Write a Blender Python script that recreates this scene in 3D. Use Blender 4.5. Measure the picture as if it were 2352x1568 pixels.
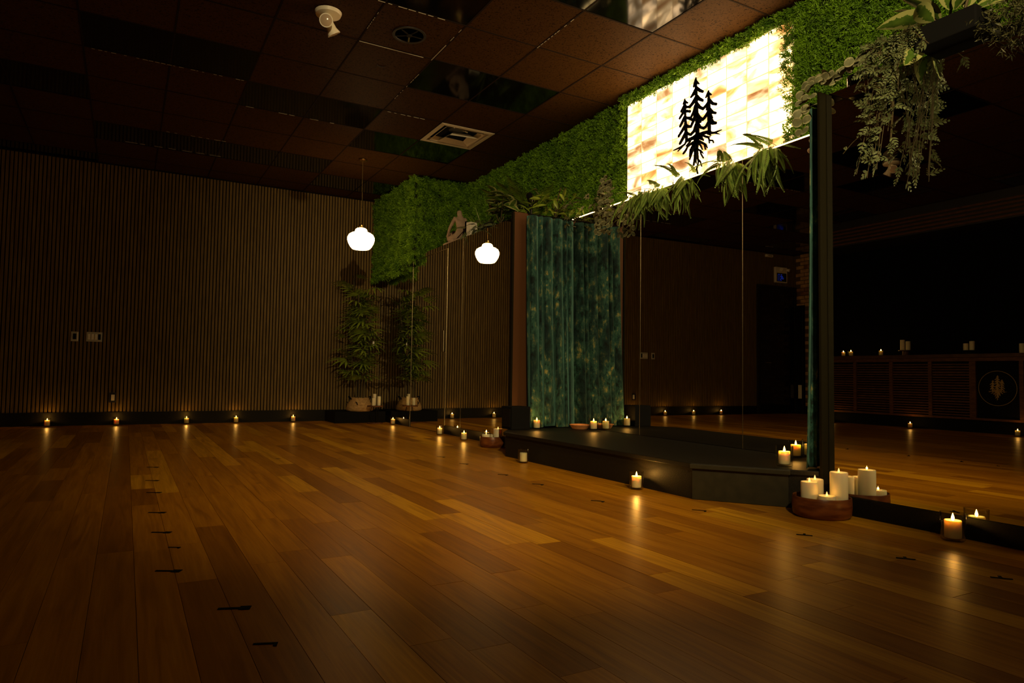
import bpy, math, random
import numpy as np
from mathutils import Vector, Matrix, Euler
for o in list(bpy.data.objects): bpy.data.objects.remove(o)
C = bpy.context.scene.collection
SC = bpy.context.scene
PI = math.pi
# ---------------------------------------------------------------- room constants (metres)
HC = .6708                      # camera height
XM = 3.179                      # plane of the mirrored side wall
YF = 9.633                      # far slatted wall
XL = -4.15                      # opposite side wall
YN = -2.4                       # wall behind the camera
H = 3.193                       # ceiling
ZL = 2.18                       # top of the mirror wall (plant ledge)
XH = 3.908                      # upper recessed wall (moss and lit sign)
Y0, Y1 = 2.29, 5.45            # stage alcove
ZS = .20                        # stage top
# ---------------------------------------------------------------- camera
cam = bpy.data.objects.new('camera', bpy.data.cameras.new('camera'))
C.objects.link(cam)
yaw, pit, rol = .5137, .0498, .0153
fwd = Vector((math.sin(yaw)*math.cos(pit), math.cos(yaw)*math.cos(pit), math.sin(pit)))
right = Vector((math.cos(yaw), -math.sin(yaw), 0))
up = right.cross(fwd)
R = Matrix((right, up, -fwd)).transposed()
cam.matrix_world = Matrix.Translation((0, 0, HC)) @ (R @ Matrix.Rotation(rol, 3, 'Z')).to_4x4()
cam.data.lens = 24; cam.data.sensor_width = 36; cam.data.clip_start = .05
SC.camera = cam
# ---------------------------------------------------------------- world, exposure
W = bpy.data.worlds.new('world'); SC.world = W; W.use_nodes = True
W.node_tree.nodes['Background'].inputs[0].default_value = (1, .55, .25, 1)
W.node_tree.nodes['Background'].inputs[1].default_value = 0
SC.view_settings.view_transform = 'Standard'; SC.view_settings.look = 'None'
SC.view_settings.gamma = 1; SC.view_settings.use_curve_mapping = False
SC.view_settings.exposure = 0
SC.cycles.transparent_max_bounces = 24
SIGN_E = 25.0                    # lit stone sign
PEND_E = 12.0                    # glass pendant shades
STRIP_E = 7.0                   # light strip under the moss
CANDLE_W = .8                  # one votive flame
# ================================================================= helpers
def link(o, parent=None):
    C.objects.link(o)
    if parent is not None: o.parent = parent
    return o
class MB:
    def __init__(s): s.v=[]; s.f=[]; s.uv=[]; s.m=[]
    def add(s, vs, fs, uvs=None, mi=0):
        b=len(s.v); s.v+= [tuple(p) for p in vs]
        for k,f in enumerate(fs):
            s.f.append(tuple(b+i for i in f)); s.m.append(mi)
            s.uv.append([uvs[i] for i in f] if uvs else [(0,0)]*len(f))
        return s
    def box(s,x0,y0,z0,x1,y1,z1,mi=0):
        v=[(x,y,z) for z in(z0,z1) for y in(y0,y1) for x in(x0,x1)]
        return s.add(v,[(0,2,3,1),(4,5,7,6),(0,1,5,4),(2,6,7,3),(0,4,6,2),(1,3,7,5)],mi=mi)
    def obox(s, c, ax, ay, az, mi=0):
        c,ax,ay,az=map(Vector,(c,ax,ay,az))
        v=[c+ax*i+ay*j+az*k for k in(-1,1) for j in(-1,1) for i in(-1,1)]
        return s.add(v,[(0,2,3,1),(4,5,7,6),(0,1,5,4),(2,6,7,3),(0,4,6,2),(1,3,7,5)],mi=mi)
    def lathe(s, prof, n=24, c=(0,0,0), mi=0, sx=1, sy=1, closed=False):
        b=[]
        for r,z in prof:
            b+= [(c[0]+r*sx*math.cos(2*PI*i/n), c[1]+r*sy*math.sin(2*PI*i/n), c[2]+z) for i in range(n)]
        f=[]
        for k in range(len(prof)-1):
            for i in range(n):
                j=(i+1)%n; f.append((k*n+i,k*n+j,(k+1)*n+j,(k+1)*n+i))
        if not closed:
            f.append(tuple(range(n-1,-1,-1))); f.append(tuple((len(prof)-1)*n+i for i in range(n)))
        return s.add(b,f,mi=mi)
    def tube(s, pts, rad, n=8, mi=0):
        pts=[Vector(p) for p in pts]
        if not hasattr(rad,'__len__'): rad=[rad]*len(pts)
        v=[]; f=[]; t0=None
        for k,p in enumerate(pts):
            t=(pts[min(k+1,len(pts)-1)]-pts[max(k-1,0)]).normalized()
            a=t.orthogonal().normalized() if t0 is None else (t0-t*t0.dot(t)).normalized()
            t0=a; b=t.cross(a)
            for i in range(n):
                g=2*PI*i/n; v.append(p+(a*math.cos(g)+b*math.sin(g))*rad[k])
        for k in range(len(pts)-1):
            for i in range(n):
                j=(i+1)%n; f.append((k*n+i,k*n+j,(k+1)*n+j,(k+1)*n+i))
        f.append(tuple(range(n-1,-1,-1))); f.append(tuple((len(pts)-1)*n+i for i in range(n)))
        return s.add(v,f,mi=mi)
    def prism(s, poly, h0, h1, fn, mi=0):      # poly 2D, fn(a,b,h) -> 3D
        n=len(poly)
        v=[fn(a,b,h0) for a,b in poly]+[fn(a,b,h1) for a,b in poly]
        f=[tuple(range(n-1,-1,-1)),tuple(range(n,2*n))]+[(i,(i+1)%n,n+(i+1)%n,n+i) for i in range(n)]
        return s.add(v,f,mi=mi)
    def mesh(s, name, mats, smooth=False):
        me=bpy.data.meshes.new(name); me.from_pydata(s.v,[],s.f)
        for m in (mats if isinstance(mats,(list,tuple)) else [mats]): me.materials.append(m)
        me.polygons.foreach_set('material_index', s.m)
        ul=me.uv_layers.new(name='uv'); ul.data.foreach_set('uv',[c for f in s.uv for p in f for c in p])
        if smooth: me.polygons.foreach_set('use_smooth',[True]*len(me.polygons))
        me.validate(); me.update()
        return me
    def build(s, name, mats, parent=None, smooth=False, sharp=None):
        o=bpy.data.objects.new(name, s.mesh(name,mats,smooth)); link(o,parent)
        if smooth: o.data.set_sharp_from_angle(angle=math.radians(sharp or 40))
        return o
def bev(o, w=.003, n=2):
    m=o.modifiers.new('bevel','BEVEL'); m.width=w; m.segments=n; m.limit_method='ANGLE'; return o
def thing(name, label, cat, loc=(0,0,0), rz=0, group=None):
    o=bpy.data.objects.new(name,None); link(o); o.location=loc; o.rotation_euler=(0,0,rz); o.empty_display_size=.05
    o['label']=label; o['category']=cat
    if group: o['group']=group
    return o
def tag(o, label, cat, group=None):
    o['label']=label; o['category']=cat
    if group: o['group']=group
    return o
def struct(o, label=None):
    o['kind']='structure'
    if label: o['label']=label
    return o
def copy_tree(o, parent=None):
    c=o.copy(); C.objects.link(c); c.parent=parent
    for ch in [x for x in CH.get(o.name, o.children)]: copy_tree(ch, c)
    return c
CH={}
def place(me, name, parent, loc, rot=(0,0,0), sc=1):
    o=bpy.data.objects.new(name, me); link(o,parent); o.location=loc
    if isinstance(rot, Matrix): o.rotation_euler=rot.to_euler()
    else: o.rotation_euler=rot
    o.scale=(sc,sc,sc) if not hasattr(sc,'__len__') else sc
    return o
def aim(d, roll=0):                 # matrix whose Y axis points along d, Z axis roughly up
    y=Vector(d).normalized(); z=Vector((0,0,1))
    if abs(y.z)>.97: z=Vector((-1,0,0))
    x=y.cross(z).normalized(); z=x.cross(y)
    return Matrix((x,y,z)).transposed() @ Matrix.Rotation(roll,3,'Y')
# ---------------------------------------------------------------- materials
def mat(name, col, rough=.6, metal=0, spec=.5, emit=None, estr=0, **kw):
    m=bpy.data.materials.new(name); m.use_nodes=True; b=m.node_tree.nodes['Principled BSDF']
    b.inputs['Base Color'].default_value=(*col,1); b.inputs['Roughness'].default_value=rough
    b.inputs['Metallic'].default_value=metal; b.inputs['Specular IOR Level'].default_value=spec
    if emit: b.inputs['Emission Color'].default_value=(*emit,1); b.inputs['Emission Strength'].default_value=estr
    for k,v in kw.items(): b.inputs[k.replace('_',' ')].default_value=v
    return m
def N(m,t,**kw):
    n=m.node_tree.nodes.new(t)
    for k,v in kw.items():
        if hasattr(n,k) and not k[0].isupper(): setattr(n,k,v)
        else: n.inputs[k.replace('_',' ')].default_value=v
    return n
def L(m,a,b): m.node_tree.links.new(a,b)
def ramp(m, src, stops):
    r=N(m,'ShaderNodeValToRGB'); e=r.color_ramp.elements
    while len(e)<len(stops): e.new(.5)
    for i,(p,c) in enumerate(stops): e[i].position=p; e[i].color=(*c,1)
    L(m,src,r.inputs[0]); return r.outputs[0]
def noisemat(name, c1, c2, scale=8, rough=.7, bump=.0, spec=.3, stretch=(1,1,1), lo=.35, hi=.65, detail=4, **kw):
    m=mat(name,c1,rough,spec=spec,**kw); b=m.node_tree.nodes['Principled BSDF']
    g=N(m,'ShaderNodeNewGeometry'); mp=N(m,'ShaderNodeMapping'); mp.inputs['Scale'].default_value=stretch
    L(m,g.outputs['Position'],mp.inputs[0])
    n=N(m,'ShaderNodeTexNoise',Scale=scale,Detail=detail); L(m,mp.outputs[0],n.inputs['Vector'])
    L(m,ramp(m,n.outputs[0],[(lo,c1),(hi,c2)]),b.inputs['Base Color'])
    if bump:
        bp=N(m,'ShaderNodeBump',Strength=bump,Distance=.01); L(m,n.outputs[0],bp.inputs['Height']); L(m,bp.outputs[0],b.inputs['Normal'])
    return m
def wood_floor(name, island):
    m=mat(name,(.3,.15,.05),.33,spec=.24); b=m.node_tree.nodes['Principled BSDF']
    g=N(m,'ShaderNodeNewGeometry'); oi=N(m,'ShaderNodeObjectInfo')
    rnd=g.outputs['Random Per Island'] if island else oi.outputs['Random']
    # grain running along the boards, shifted from board to board
    sh=N(m,'ShaderNodeCombineXYZ'); mu=N(m,'ShaderNodeMath',operation='MULTIPLY'); mu.inputs[1].default_value=37.
    L(m,rnd,mu.inputs[0]); L(m,mu.outputs[0],sh.inputs[1]); L(m,mu.outputs[0],sh.inputs[2])
    ad=N(m,'ShaderNodeVectorMath',operation='ADD'); L(m,g.outputs['Position'],ad.inputs[0]); L(m,sh.outputs[0],ad.inputs[1])
    mp=N(m,'ShaderNodeMapping'); mp.inputs['Scale'].default_value=(16,.9,1); L(m,ad.outputs[0],mp.inputs[0])
    n1=N(m,'ShaderNodeTexNoise',Scale=1.6,Detail=5,Distortion=1.2); L(m,mp.outputs[0],n1.inputs['Vector'])
    mp2=N(m,'ShaderNodeMapping'); mp2.inputs['Scale'].default_value=(90,3,1); L(m,ad.outputs[0],mp2.inputs[0])
    n2=N(m,'ShaderNodeTexNoise',Scale=1.5,Detail=3); L(m,mp2.outputs[0],n2.inputs['Vector'])
    n3=N(m,'ShaderNodeTexNoise',Scale=5.,Detail=2); L(m,ad.outputs[0],n3.inputs['Vector'])
    base=ramp(m,n1.outputs[0],[(.28,(.36,.15,.004)),(.5,(.51,.225,.007)),(.72,(.60,.29,.013))])
    if island: tone=ramp(m,rnd,[(0,(.62,.55,.5)),(.35,(.85,.8,.75)),(.7,(1,1,1)),(1,(1.18,1.25,1.3))])
    else: tone=oi.outputs['Color']
    mx=N(m,'ShaderNodeMix',data_type='RGBA',blend_type='MULTIPLY'); mx.inputs[0].default_value=1
    L(m,base,mx.inputs[6]); L(m,tone,mx.inputs[7])
    fine=ramp(m,n2.outputs[0],[(.3,(.8,.76,.72)),(.7,(1.05,1.05,1.05))])
    mx2=N(m,'ShaderNodeMix',data_type='RGBA',blend_type='MULTIPLY'); mx2.inputs[0].default_value=.8
    L(m,mx.outputs[2],mx2.inputs[6]); L(m,fine,mx2.inputs[7])
    # knots
    kn=ramp(m,n3.outputs[0],[(.73,(1,1,1)),(.79,(.35,.28,.2))])
    mx3=N(m,'ShaderNodeMix',data_type='RGBA',blend_type='MULTIPLY'); mx3.inputs[0].default_value=1
    L(m,mx2.outputs[2],mx3.inputs[6]); L(m,kn,mx3.inputs[7]); L(m,mx3.outputs[2],b.inputs['Base Color'])
    bp=N(m,'ShaderNodeBump',Strength=.10,Distance=.002); L(m,n2.outputs[0],bp.inputs['Height']); L(m,bp.outputs[0],b.inputs['Normal'])
    rr=N(m,'ShaderNodeMapRange'); rr.inputs[3].default_value=.30; rr.inputs[4].default_value=.44
    L(m,n1.outputs[0],rr.inputs[0]); L(m,rr.outputs[0],b.inputs['Roughness'])
    b.inputs['Specular Tint'].default_value=(1,.60,.16,1)
    return m
M={}
M['floor']=wood_floor('oak plank',False); M['floor_stuff']=wood_floor('oak planks',True)
M['subfloor']=mat('subfloor',(.02,.01,.005),.9)
M['black']=mat('black paint',(.012,.010,.009),.55)
M['blackgloss']=mat('black gloss',(.008,.008,.008),.12)
M['blackmatte']=mat('black matte',(.006,.006,.006),.9,spec=.1)
M['felt']=mat('black felt',(.010,.007,.004),.95,spec=.1)
M['slat']=noisemat('oak slat',(.13,.080,.018),(.21,.135,.030),scale=5,rough=.6,stretch=(14,14,.8),spec=.3)
M['mirror']=mat('mirror glass',(.86,.87,.84),.0,metal=1)
M['steel']=mat('brushed steel',(.55,.5,.42),.25,metal=1)
M['bronze']=mat('bronze edge',(.22,.17,.09),.35,metal=1)
M['brass']=mat('brass',(.65,.42,.15),.25,metal=1)
def tilemat():
    m=mat('acoustic tile',(.05,.03,.02),.55,spec=.03); b=m.node_tree.nodes['Principled BSDF']
    g=N(m,'ShaderNodeNewGeometry'); n=N(m,'ShaderNodeTexNoise',Scale=230,Detail=2); L(m,g.outputs['Position'],n.inputs['Vector'])
    n2=N(m,'ShaderNodeTexNoise',Scale=70,Detail=3); L(m,g.outputs['Position'],n2.inputs['Vector'])
    ml=N(m,'ShaderNodeMath',operation='MULTIPLY'); L(m,n.outputs[0],ml.inputs[0]); L(m,n2.outputs[0],ml.inputs[1])
    L(m,ramp(m,ml.outputs[0],[(.165,(.010,.005,.001)),(.20,(.070,.034,.010))]),b.inputs['Base Color'])
    return m
M['tile']=tilemat()
M['gloss_tile']=mat('black acrylic',(.004,.004,.004),.07,spec=.3)
M['tbar']=mat('ceiling grid',(.02,.012,.008),.85,spec=.1)
M['chip']=mat('chipped white edge',(.55,.5,.38),.6)
M['white']=mat('white plastic',(.88,.82,.66),.4)
M['cream']=mat('cream metal',(.80,.72,.54),.4)
M['lens']=mat('lamp lens',(.55,.42,.30),.15)
M['stage']=noisemat('black stage carpet',(.010,.009,.006),(.018,.015,.010),scale=160,rough=.5,bump=.1,spec=.18)
M['plinth']=noisemat('black baseboard',(.006,.0055,.004),(.011,.010,.006),scale=120,rough=.6,spec=.15)
M['stageface']=noisemat('olive painted board',(.016,.014,.004),(.024,.020,.007),scale=20,rough=.5,spec=.4)
M['post']=mat('brown painted post',(.09,.036,.012),.6,spec=.15)
M['postdark']=mat('dark post',(.011,.009,.003),.8,spec=.05)
M['trimgrey']=mat('grey trim',(.12,.11,.08),.5)
M['terracotta']=noisemat('terracotta',(.55,.22,.07),(.68,.30,.11),scale=20,rough=.6)
M['bowlwood']=noisemat('turned wood',(.09,.022,.005),(.22,.07,.015),scale=5,rough=.35,stretch=(2,2,9),detail=6)
M['wicker']=noisemat('wicker',(.30,.17,.06),(.5,.32,.13),scale=30,rough=.8,bump=.4,stretch=(1,1,4))
M['soil']=mat('soil',(.02,.012,.006),.9)
def wax(name, col, sss=.6, rad=.03):
    m=mat(name,col,.5,spec=.3); b=m.node_tree.nodes['Principled BSDF']
    b.inputs['Subsurface Weight'].default_value=sss; b.inputs['Subsurface Radius'].default_value=(1,.6,.25); b.inputs['Subsurface Scale'].default_value=rad
    return m
M['wax']=wax('ivory wax',(.86,.74,.45)); M['waxp']=wax('pale wax',(.80,.72,.48),.4)
M['wick']=mat('wick',(.01,.01,.01),.9)
def flame_mat(name,col,st):
    m=bpy.data.materials.new(name); m.use_nodes=True; m.node_tree.nodes.clear()
    o=N(m,'ShaderNodeOutputMaterial'); e=N(m,'ShaderNodeEmission'); e.inputs[0].default_value=(*col,1); e.inputs[1].default_value=st
    tr=N(m,'ShaderNodeBsdfTransparent'); a=N(m,'ShaderNodeAddShader'); L(m,e.outputs[0],a.inputs[0]); L(m,tr.outputs[0],a.inputs[1]); L(m,a.outputs[0],o.inputs[0])
    return m
M['flame']=flame_mat('flame',(1,.58,.14),5); M['flame_dim']=flame_mat('led flame',(1,.60,.16),1.1)
def thin_glass():
    m=bpy.data.materials.new('clear glass'); m.use_nodes=True; t=m.node_tree; t.nodes.clear()
    o=N(m,'ShaderNodeOutputMaterial'); tr=N(m,'ShaderNodeBsdfTransparent'); gl=N(m,'ShaderNodeBsdfGlossy',Roughness=.02)
    tr.inputs[0].default_value=(.93,.94,.92,1)
    f0=N(m,'ShaderNodeLayerWeight',Blend=.5); p=N(m,'ShaderNodeMath',operation='POWER'); p.inputs[1].default_value=4; L(m,f0.outputs['Facing'],p.inputs[0])
    f=N(m,'ShaderNodeMath',operation='MULTIPLY_ADD'); f.inputs[1].default_value=.8; f.inputs[2].default_value=.035; L(m,p.outputs[0],f.inputs[0]); mx=N(m,'ShaderNodeMixShader')
    L(m,f.outputs[0],mx.inputs[0]); L(m,tr.outputs[0],mx.inputs[1]); L(m,gl.outputs[0],mx.inputs[2]); L(m,mx.outputs[0],o.inputs[0])
    return m
M['glass']=thin_glass()
def leafmat(name,c1,c2,edge=None,scale=30,rough=.45,ew=.30):
    m=mat(name,c1,rough,spec=.35); b=m.node_tree.nodes['Principled BSDF']
    g=N(m,'ShaderNodeNewGeometry'); n=N(m,'ShaderNodeTexNoise',Scale=scale,Detail=3); L(m,g.outputs['Position'],n.inputs['Vector'])
    col=ramp(m,n.outputs[0],[(.3,c1),(.7,c2)])
    if edge:
        uv=N(m,'ShaderNodeUVMap'); sp=N(m,'ShaderNodeSeparateXYZ'); L(m,uv.outputs[0],sp.inputs[0])
        a=N(m,'ShaderNodeMath',operation='SUBTRACT'); a.inputs[1].default_value=.5; L(m,sp.outputs[0],a.inputs[0])
        ab=N(m,'ShaderNodeMath',operation='ABSOLUTE'); L(m,a.outputs[0],ab.inputs[0])
        n2=N(m,'ShaderNodeTexNoise',Scale=60,Detail=2); L(m,g.outputs['Position'],n2.inputs['Vector'])
        s=N(m,'ShaderNodeMath',operation='MULTIPLY_ADD'); s.inputs[1].default_value=.35; L(m,n2.outputs[0],s.inputs[0]); L(m,ab.outputs[0],s.inputs[2])
        k=N(m,'ShaderNodeMath',operation='GREATER_THAN'); k.inputs[1].default_value=ew+.18; L(m,s.outputs[0],k.inputs[0])
        mx=N(m,'ShaderNodeMix',data_type='RGBA'); L(m,k.outputs[0],mx.inputs[0]); L(m,col,mx.inputs[6]); mx.inputs[7].default_value=(*edge,1)
        col=mx.outputs[2]
    L(m,col,b.inputs['Base Color'])
    b.inputs['Subsurface Weight'].default_value=0
    return m
M['moss']=leafmat('moss green',(.06,.16,.005),(.20,.40,.014),scale=9,rough=.6)
M['mossback']=mat('moss backing',(.012,.025,.004),.9)
M['palm']=leafmat('palm green',(.09,.17,.010),(.19,.29,.025),scale=12)
M['palmdark']=leafmat('dark palm green',(.13,.19,.016),(.24,.32,.035),scale=12)
M['fern']=leafmat('fern green',(.12,.22,.03),(.25,.36,.06),scale=25,rough=.55)
M['rubber']=leafmat('rubber leaf',(.035,.08,.01),(.09,.16,.02),edge=(.34,.36,.12),rough=.35,ew=.25)
M['silver']=leafmat('silver leaf',(.08,.11,.04),(.17,.20,.08),scale=40,rough=.6)
M['euca']=leafmat('dusty round leaf',(.13,.14,.07),(.20,.21,.11),edge=(.36,.35,.19),rough=.5,ew=.34)
M['stem']=mat('stem',(.08,.06,.02),.7)
M['dryleaf']=leafmat('dry grass',(.05,.055,.02),(.09,.09,.035),scale=40)
M['stone']=noisemat('pale sandstone',(.36,.25,.17),(.46,.33,.23),scale=14,rough=.7)
def velvet():
    m=mat('teal damask velvet',(.01,.05,.045),.75,spec=.2); b=m.node_tree.nodes['Principled BSDF']
    g=N(m,'ShaderNodeNewGeometry'); mp=N(m,'ShaderNodeMapping'); mp.inputs['Scale'].default_value=(11,11,6); L(m,g.outputs['Position'],mp.inputs[0])
    n=N(m,'ShaderNodeTexNoise',Scale=1.9,Detail=8,Distortion=.15); n.inputs['Roughness'].default_value=.72; L(m,mp.outputs[0],n.inputs['Vector'])
    mp2=N(m,'ShaderNodeMapping'); mp2.inputs['Scale'].default_value=(9,9,3); L(m,g.outputs['Position'],mp2.inputs[0])
    n2=N(m,'ShaderNodeTexNoise',Scale=1.,Detail=3); L(m,mp2.outputs[0],n2.inputs['Vector'])
    a=ramp(m,n.outputs[0],[(.40,(.002,.008,.008)),(.46,(.010,.050,.048)),(.55,(.028,.085,.075)),(.60,(.14,.16,.07)),(.68,(.30,.27,.09))])
    d=ramp(m,n2.outputs[0],[(.40,(.16,.24,.30)),(.60,(1.3,1.2,1.0))])
    mx=N(m,'ShaderNodeMix',data_type='RGBA',blend_type='MULTIPLY'); mx.inputs[0].default_value=1
    L(m,a,mx.inputs[6]); L(m,d,mx.inputs[7]); L(m,mx.outputs[2],b.inputs['Base Color'])
    b.inputs['Sheen Weight'].default_value=.5; b.inputs['Sheen Tint'].default_value=(.3,.7,.6,1)
    return m
M['velvet']=velvet()
def salt():
    m=mat('backlit salt stone',(.8,.5,.3),.4); b=m.node_tree.nodes['Principled BSDF']
    g=N(m,'ShaderNodeNewGeometry'); oi=N(m,'ShaderNodeObjectInfo')
    sh=N(m,'ShaderNodeVectorMath',operation='SCALE'); sh.inputs[3].default_value=1.; 
    cb=N(m,'ShaderNodeCombineXYZ'); mu=N(m,'ShaderNodeMath',operation='MULTIPLY'); mu.inputs[1].default_value=50.; L(m,oi.outputs['Random'],mu.inputs[0])
    for i in range(3): L(m,mu.outputs[0],cb.inputs[i])
    ad=N(m,'ShaderNodeVectorMath',operation='ADD'); L(m,g.outputs['Position'],ad.inputs[0]); L(m,cb.outputs[0],ad.inputs[1])
    mp=N(m,'ShaderNodeMapping'); mp.inputs['Scale'].default_value=(2.2,2.2,5); mp.inputs['Rotation'].default_value=(.5,0,0); L(m,ad.outputs[0],mp.inputs[0])
    n=N(m,'ShaderNodeTexNoise',Scale=1.3,Detail=4,Distortion=.7); L(m,mp.outputs[0],n.inputs['Vector'])
    base=ramp(m,n.outputs[0],[(.28,(.050,.015,.003)),(.36,(.078,.033,.009)),(.44,(.13,.078,.030)),(.51,(.22,.145,.068)),(.64,(1,.61,.26))])
    mx=N(m,'ShaderNodeMix',data_type='RGBA',blend_type='MULTIPLY'); mx.inputs[0].default_value=1
    L(m,base,mx.inputs[6]); L(m,oi.outputs['Color'],mx.inputs[7])
    L(m,mx.outputs[2],b.inputs['Emission Color']); b.inputs['Emission Strength'].default_value=SIGN_E
    L(m,mx.outputs[2],b.inputs['Base Color'])
    return m
M['salt']=salt()
M['mortar']=mat('sign seam',(.5,.25,.1),.6,emit=(1,.66,.25),estr=1.15)
M['strip']=mat('warm light strip',(1,.8,.5),.5,emit=(1,.66,.24),estr=STRIP_E)
M['pendant']=mat('opal glass lit',(1,.9,.7),.3,emit=(1,.60,.24),estr=PEND_E)
M['brick']=noisemat('pale brick',(.42,.24,.09),(.62,.38,.15),scale=9,rough=.85)
M['brickdark']=noisemat('brown brick',(.2,.09,.035),(.38,.2,.08),scale=9,rough=.85)
M['mortarjoint']=mat('brick mortar',(.12,.075,.035),.9)
M['counter']=noisemat('reddish wood',(.08,.03,.010),(.14,.055,.018),scale=4,rough=.45,stretch=(3,3,12))
M['countertop']=noisemat('dark wood top',(.06,.025,.01),(.11,.05,.02),scale=6,rough=.4)
M['blue']=mat('blue pictogram',(.02,.05,.3),.5,emit=(.02,.05,.6),estr=.28)
M['plate']=mat('chrome glare cream',(.50,.48,.38),.3,spec=.6)  # cream colour stands in for the bright reflections on chrome plates
M['leafgold']=mat('gold line',(.45,.30,.10),.45,metal=.3)

M['wallblack']=mat('matte black wall',(.004,.0035,.003),.95,spec=.05)
# watts of two added unseen spotlights: planted ledge with moss and curtain, then floor
SPOT_W=780
FLOOR_W=620
rnd = random.Random(7); nr = np.random.default_rng(5)
# ================================================================= SETTING
# ---- floor: boards run along the mirrored wall, each board its own part
fl=MB().box(XL-.1,YN-.1,-.12,XH+.1,YF+.1,-.018).build('floor',M['subfloor']); struct(fl)
unit=MB().box(-.5,0,-.018,.5,1,0).mesh('plank',M['floor'])
PW=.117; PX0=1.103
special={-5:[(1.916,'l'),(3.3,'m')],1:[(3.66,'l'),(2.35,'m')],2:[(3.05,'l'),(1.75,'m'),(4.3,'d')],5:[(2.32,'l'),(3.6,'d')],0:[(2.73,'d'),(1.6,'m')],
  4:[(3.49,'d'),(2.2,'m')],3:[(3.4,'l'),(2.35,'d')],12:[(2.52,'l'),(1.55,'l')],13:[(2.6,'l'),(1.9,'l')],-9:[(5.0,'l'),(2.9,'m')],-2:[(4.6,'l'),(2.9,'d')]}
TONE={'l':(1.32,1.50,1.6),'m':(.95,.93,.9),'d':(.66,.60,.5)}
boards=[]
k0=int((XL-PX0)/PW)-1; k1=int((3.05-PX0)/PW)+1
for k in range(k0,k1+3):
    x0=PX0+k*PW; x1=x0+PW
    if x1<XL+.01 or x0>XH-.2: continue
    joints=sorted(j for j,_ in special.get(k,[])) ; tn={j:t for j,t in special.get(k,[])}
    y=YN+rnd.uniform(-1.2,0); ys=[y]
    while y<YF:
        y+=rnd.choice([.55,.75,.95,1.25,1.55,1.8])*rnd.uniform(.9,1.1)
        if any(abs(y-j)<.35 for j in joints): continue
        ys.append(y)
    ys=sorted(ys+joints)
    for a,b in zip(ys[:-1],ys[1:]):
        a2,b2=max(a,YN),min(b,YF)
        if b2-a2<.05: continue
        t=tn.get(b) or rnd.choice('lmmmmddmm')
        tc=TONE[t]; q=rnd.uniform(.9,1.1)
        xa,xb=max(x0,XL),min(x1,XM)
        if xb-xa<.02: continue
        cx,cy=(xa+xb)/2,max(.6,(a2+b2)/2) if b2>.6 else b2
        d=math.hypot(cx,max(cy,.5)); ang=math.atan2(cx,cy)-yaw
        vis=(b2>.9 and -.72<ang<.72 and cx>-1.4) 
        boards.append(((0 if vis else 20)+d,xa,xb,a2,b2,tuple(c*q for c in tc)))
boards.sort()
st=MB()
for i,(s_,xa,xb,a,b,tc) in enumerate(boards):
    if i<296 and s_<20:
        o=place(unit,'plank',fl,((xa+xb)/2,a+.0007,rnd.uniform(-.0006,0)),(0,0,0),(xb-xa-.0014,b-a-.0014,1)); o.color=(*tc,1)
    else: st.box(xa+.0007,a+.0007,-.018,xb-.0007,b-.0007,0)
o=st.build('plank_remainder',M['floor_stuff'],fl); o['kind']='stuff'
# ---- ceiling: lay-in tiles between dark bars
ce=MB().box(XL-.1,YN-.1,H+.03,XH+.1,YF+.1,H+.12).build('ceiling',M['blackmatte']); struct(ce)
T=.6096; CX0,CY0=2.0526,4.9909
tile=MB().box(-.5,-.5,0,.5,.5,.018).mesh('ceiling_tile',M['tile'])
dark={(0,0),(0,3),(0,-3),(0,-6),(0,6),(-2,2),(-2,-2),(-2,-5),(-2,5),(-4,1),(-4,-3),(-4,5),(-4,-7),(-6,3),(-6,-1),(-6,-5),(-6,7),(-8,0),(-8,4),(-8,-4),(-10,2),(-10,-2),(-10,6)}
cells=set()
for i in range(-11,4):
    for j in range(-13,9):
        x0,x1=CX0+i*T,CX0+(i+1)*T; y0,y1=CY0+j*T,CY0+(j+1)*T
        x0,x1=max(x0,XL),min(x1,XH); y0,y1=max(y0,YN),min(y1,YF)
        if x1-x0<.05 or y1-y0<.05: continue
        if (i,j) in dark or (i-1,j) in dark: continue
        if (i,j)==(1,2): continue
        place(tile,'ceiling_tile',ce,((x0+x1)/2,(y0+y1)/2,H+rnd.uniform(0,.002)),(0,0,0),(x1-x0-.008,y1-y0-.008,1))
gl=MB().box(-.5,-.5,0,.5,.5,.012).mesh('gloss_tile',M['gloss_tile'])
for i,j in dark:
    x0,x1=CX0+i*T,CX0+(i+2)*T; y0,y1=CY0+j*T,CY0+(j+1)*T
    x0,x1=max(x0,XL),min(x1,XH); y0,y1=max(y0,YN),min(y1,YF)
    if x1-x0<.05 or y1-y0<.05: continue
    o=place(gl,'gloss_tile',ce,((x0+x1)/2,(y0+y1)/2,H+.001),(rnd.uniform(-.003,.003),rnd.uniform(-.003,.003),0),(x1-x0-.012,y1-y0-.012,1))
    o['label']='black glossy ceiling panel'
b=MB()
for j in range(-13,9):
    y=CY0+j*T
    if YN<y<YF: b.box(XL,y-.006,H-.002,XH,y+.006,H+.0005)
for i in range(-11,4):
    x=CX0+i*T
    if XL<x<XH: b.box(x-.006,YN,H-.0015,x+.006,YF,H+.001)
b.build('ceiling_grid',M['tbar'],ce)
b=MB()
def chip(x0,y0,x1,y1,dash=0):
    n=1 if not dash else dash
    for k in range(n):
        if dash and rnd.random()<.35: continue
        a0,a1=k/n,(k+(1 if not dash else rnd.uniform(.3,.9)))/n
        xa,ya,xb,yb=x0+(x1-x0)*a0,y0+(y1-y0)*a0,x0+(x1-x0)*a1,y0+(y1-y0)*a1
        w=.003 if not dash else .002
        if abs(x1-x0)>abs(y1-y0): b.box(min(xa,xb),ya-w,H-.004,max(xa,xb),ya+w,H-.002)
        else: b.box(xa-w,min(ya,yb),H-.004,xa+w,max(ya,yb),H-.002)
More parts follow.
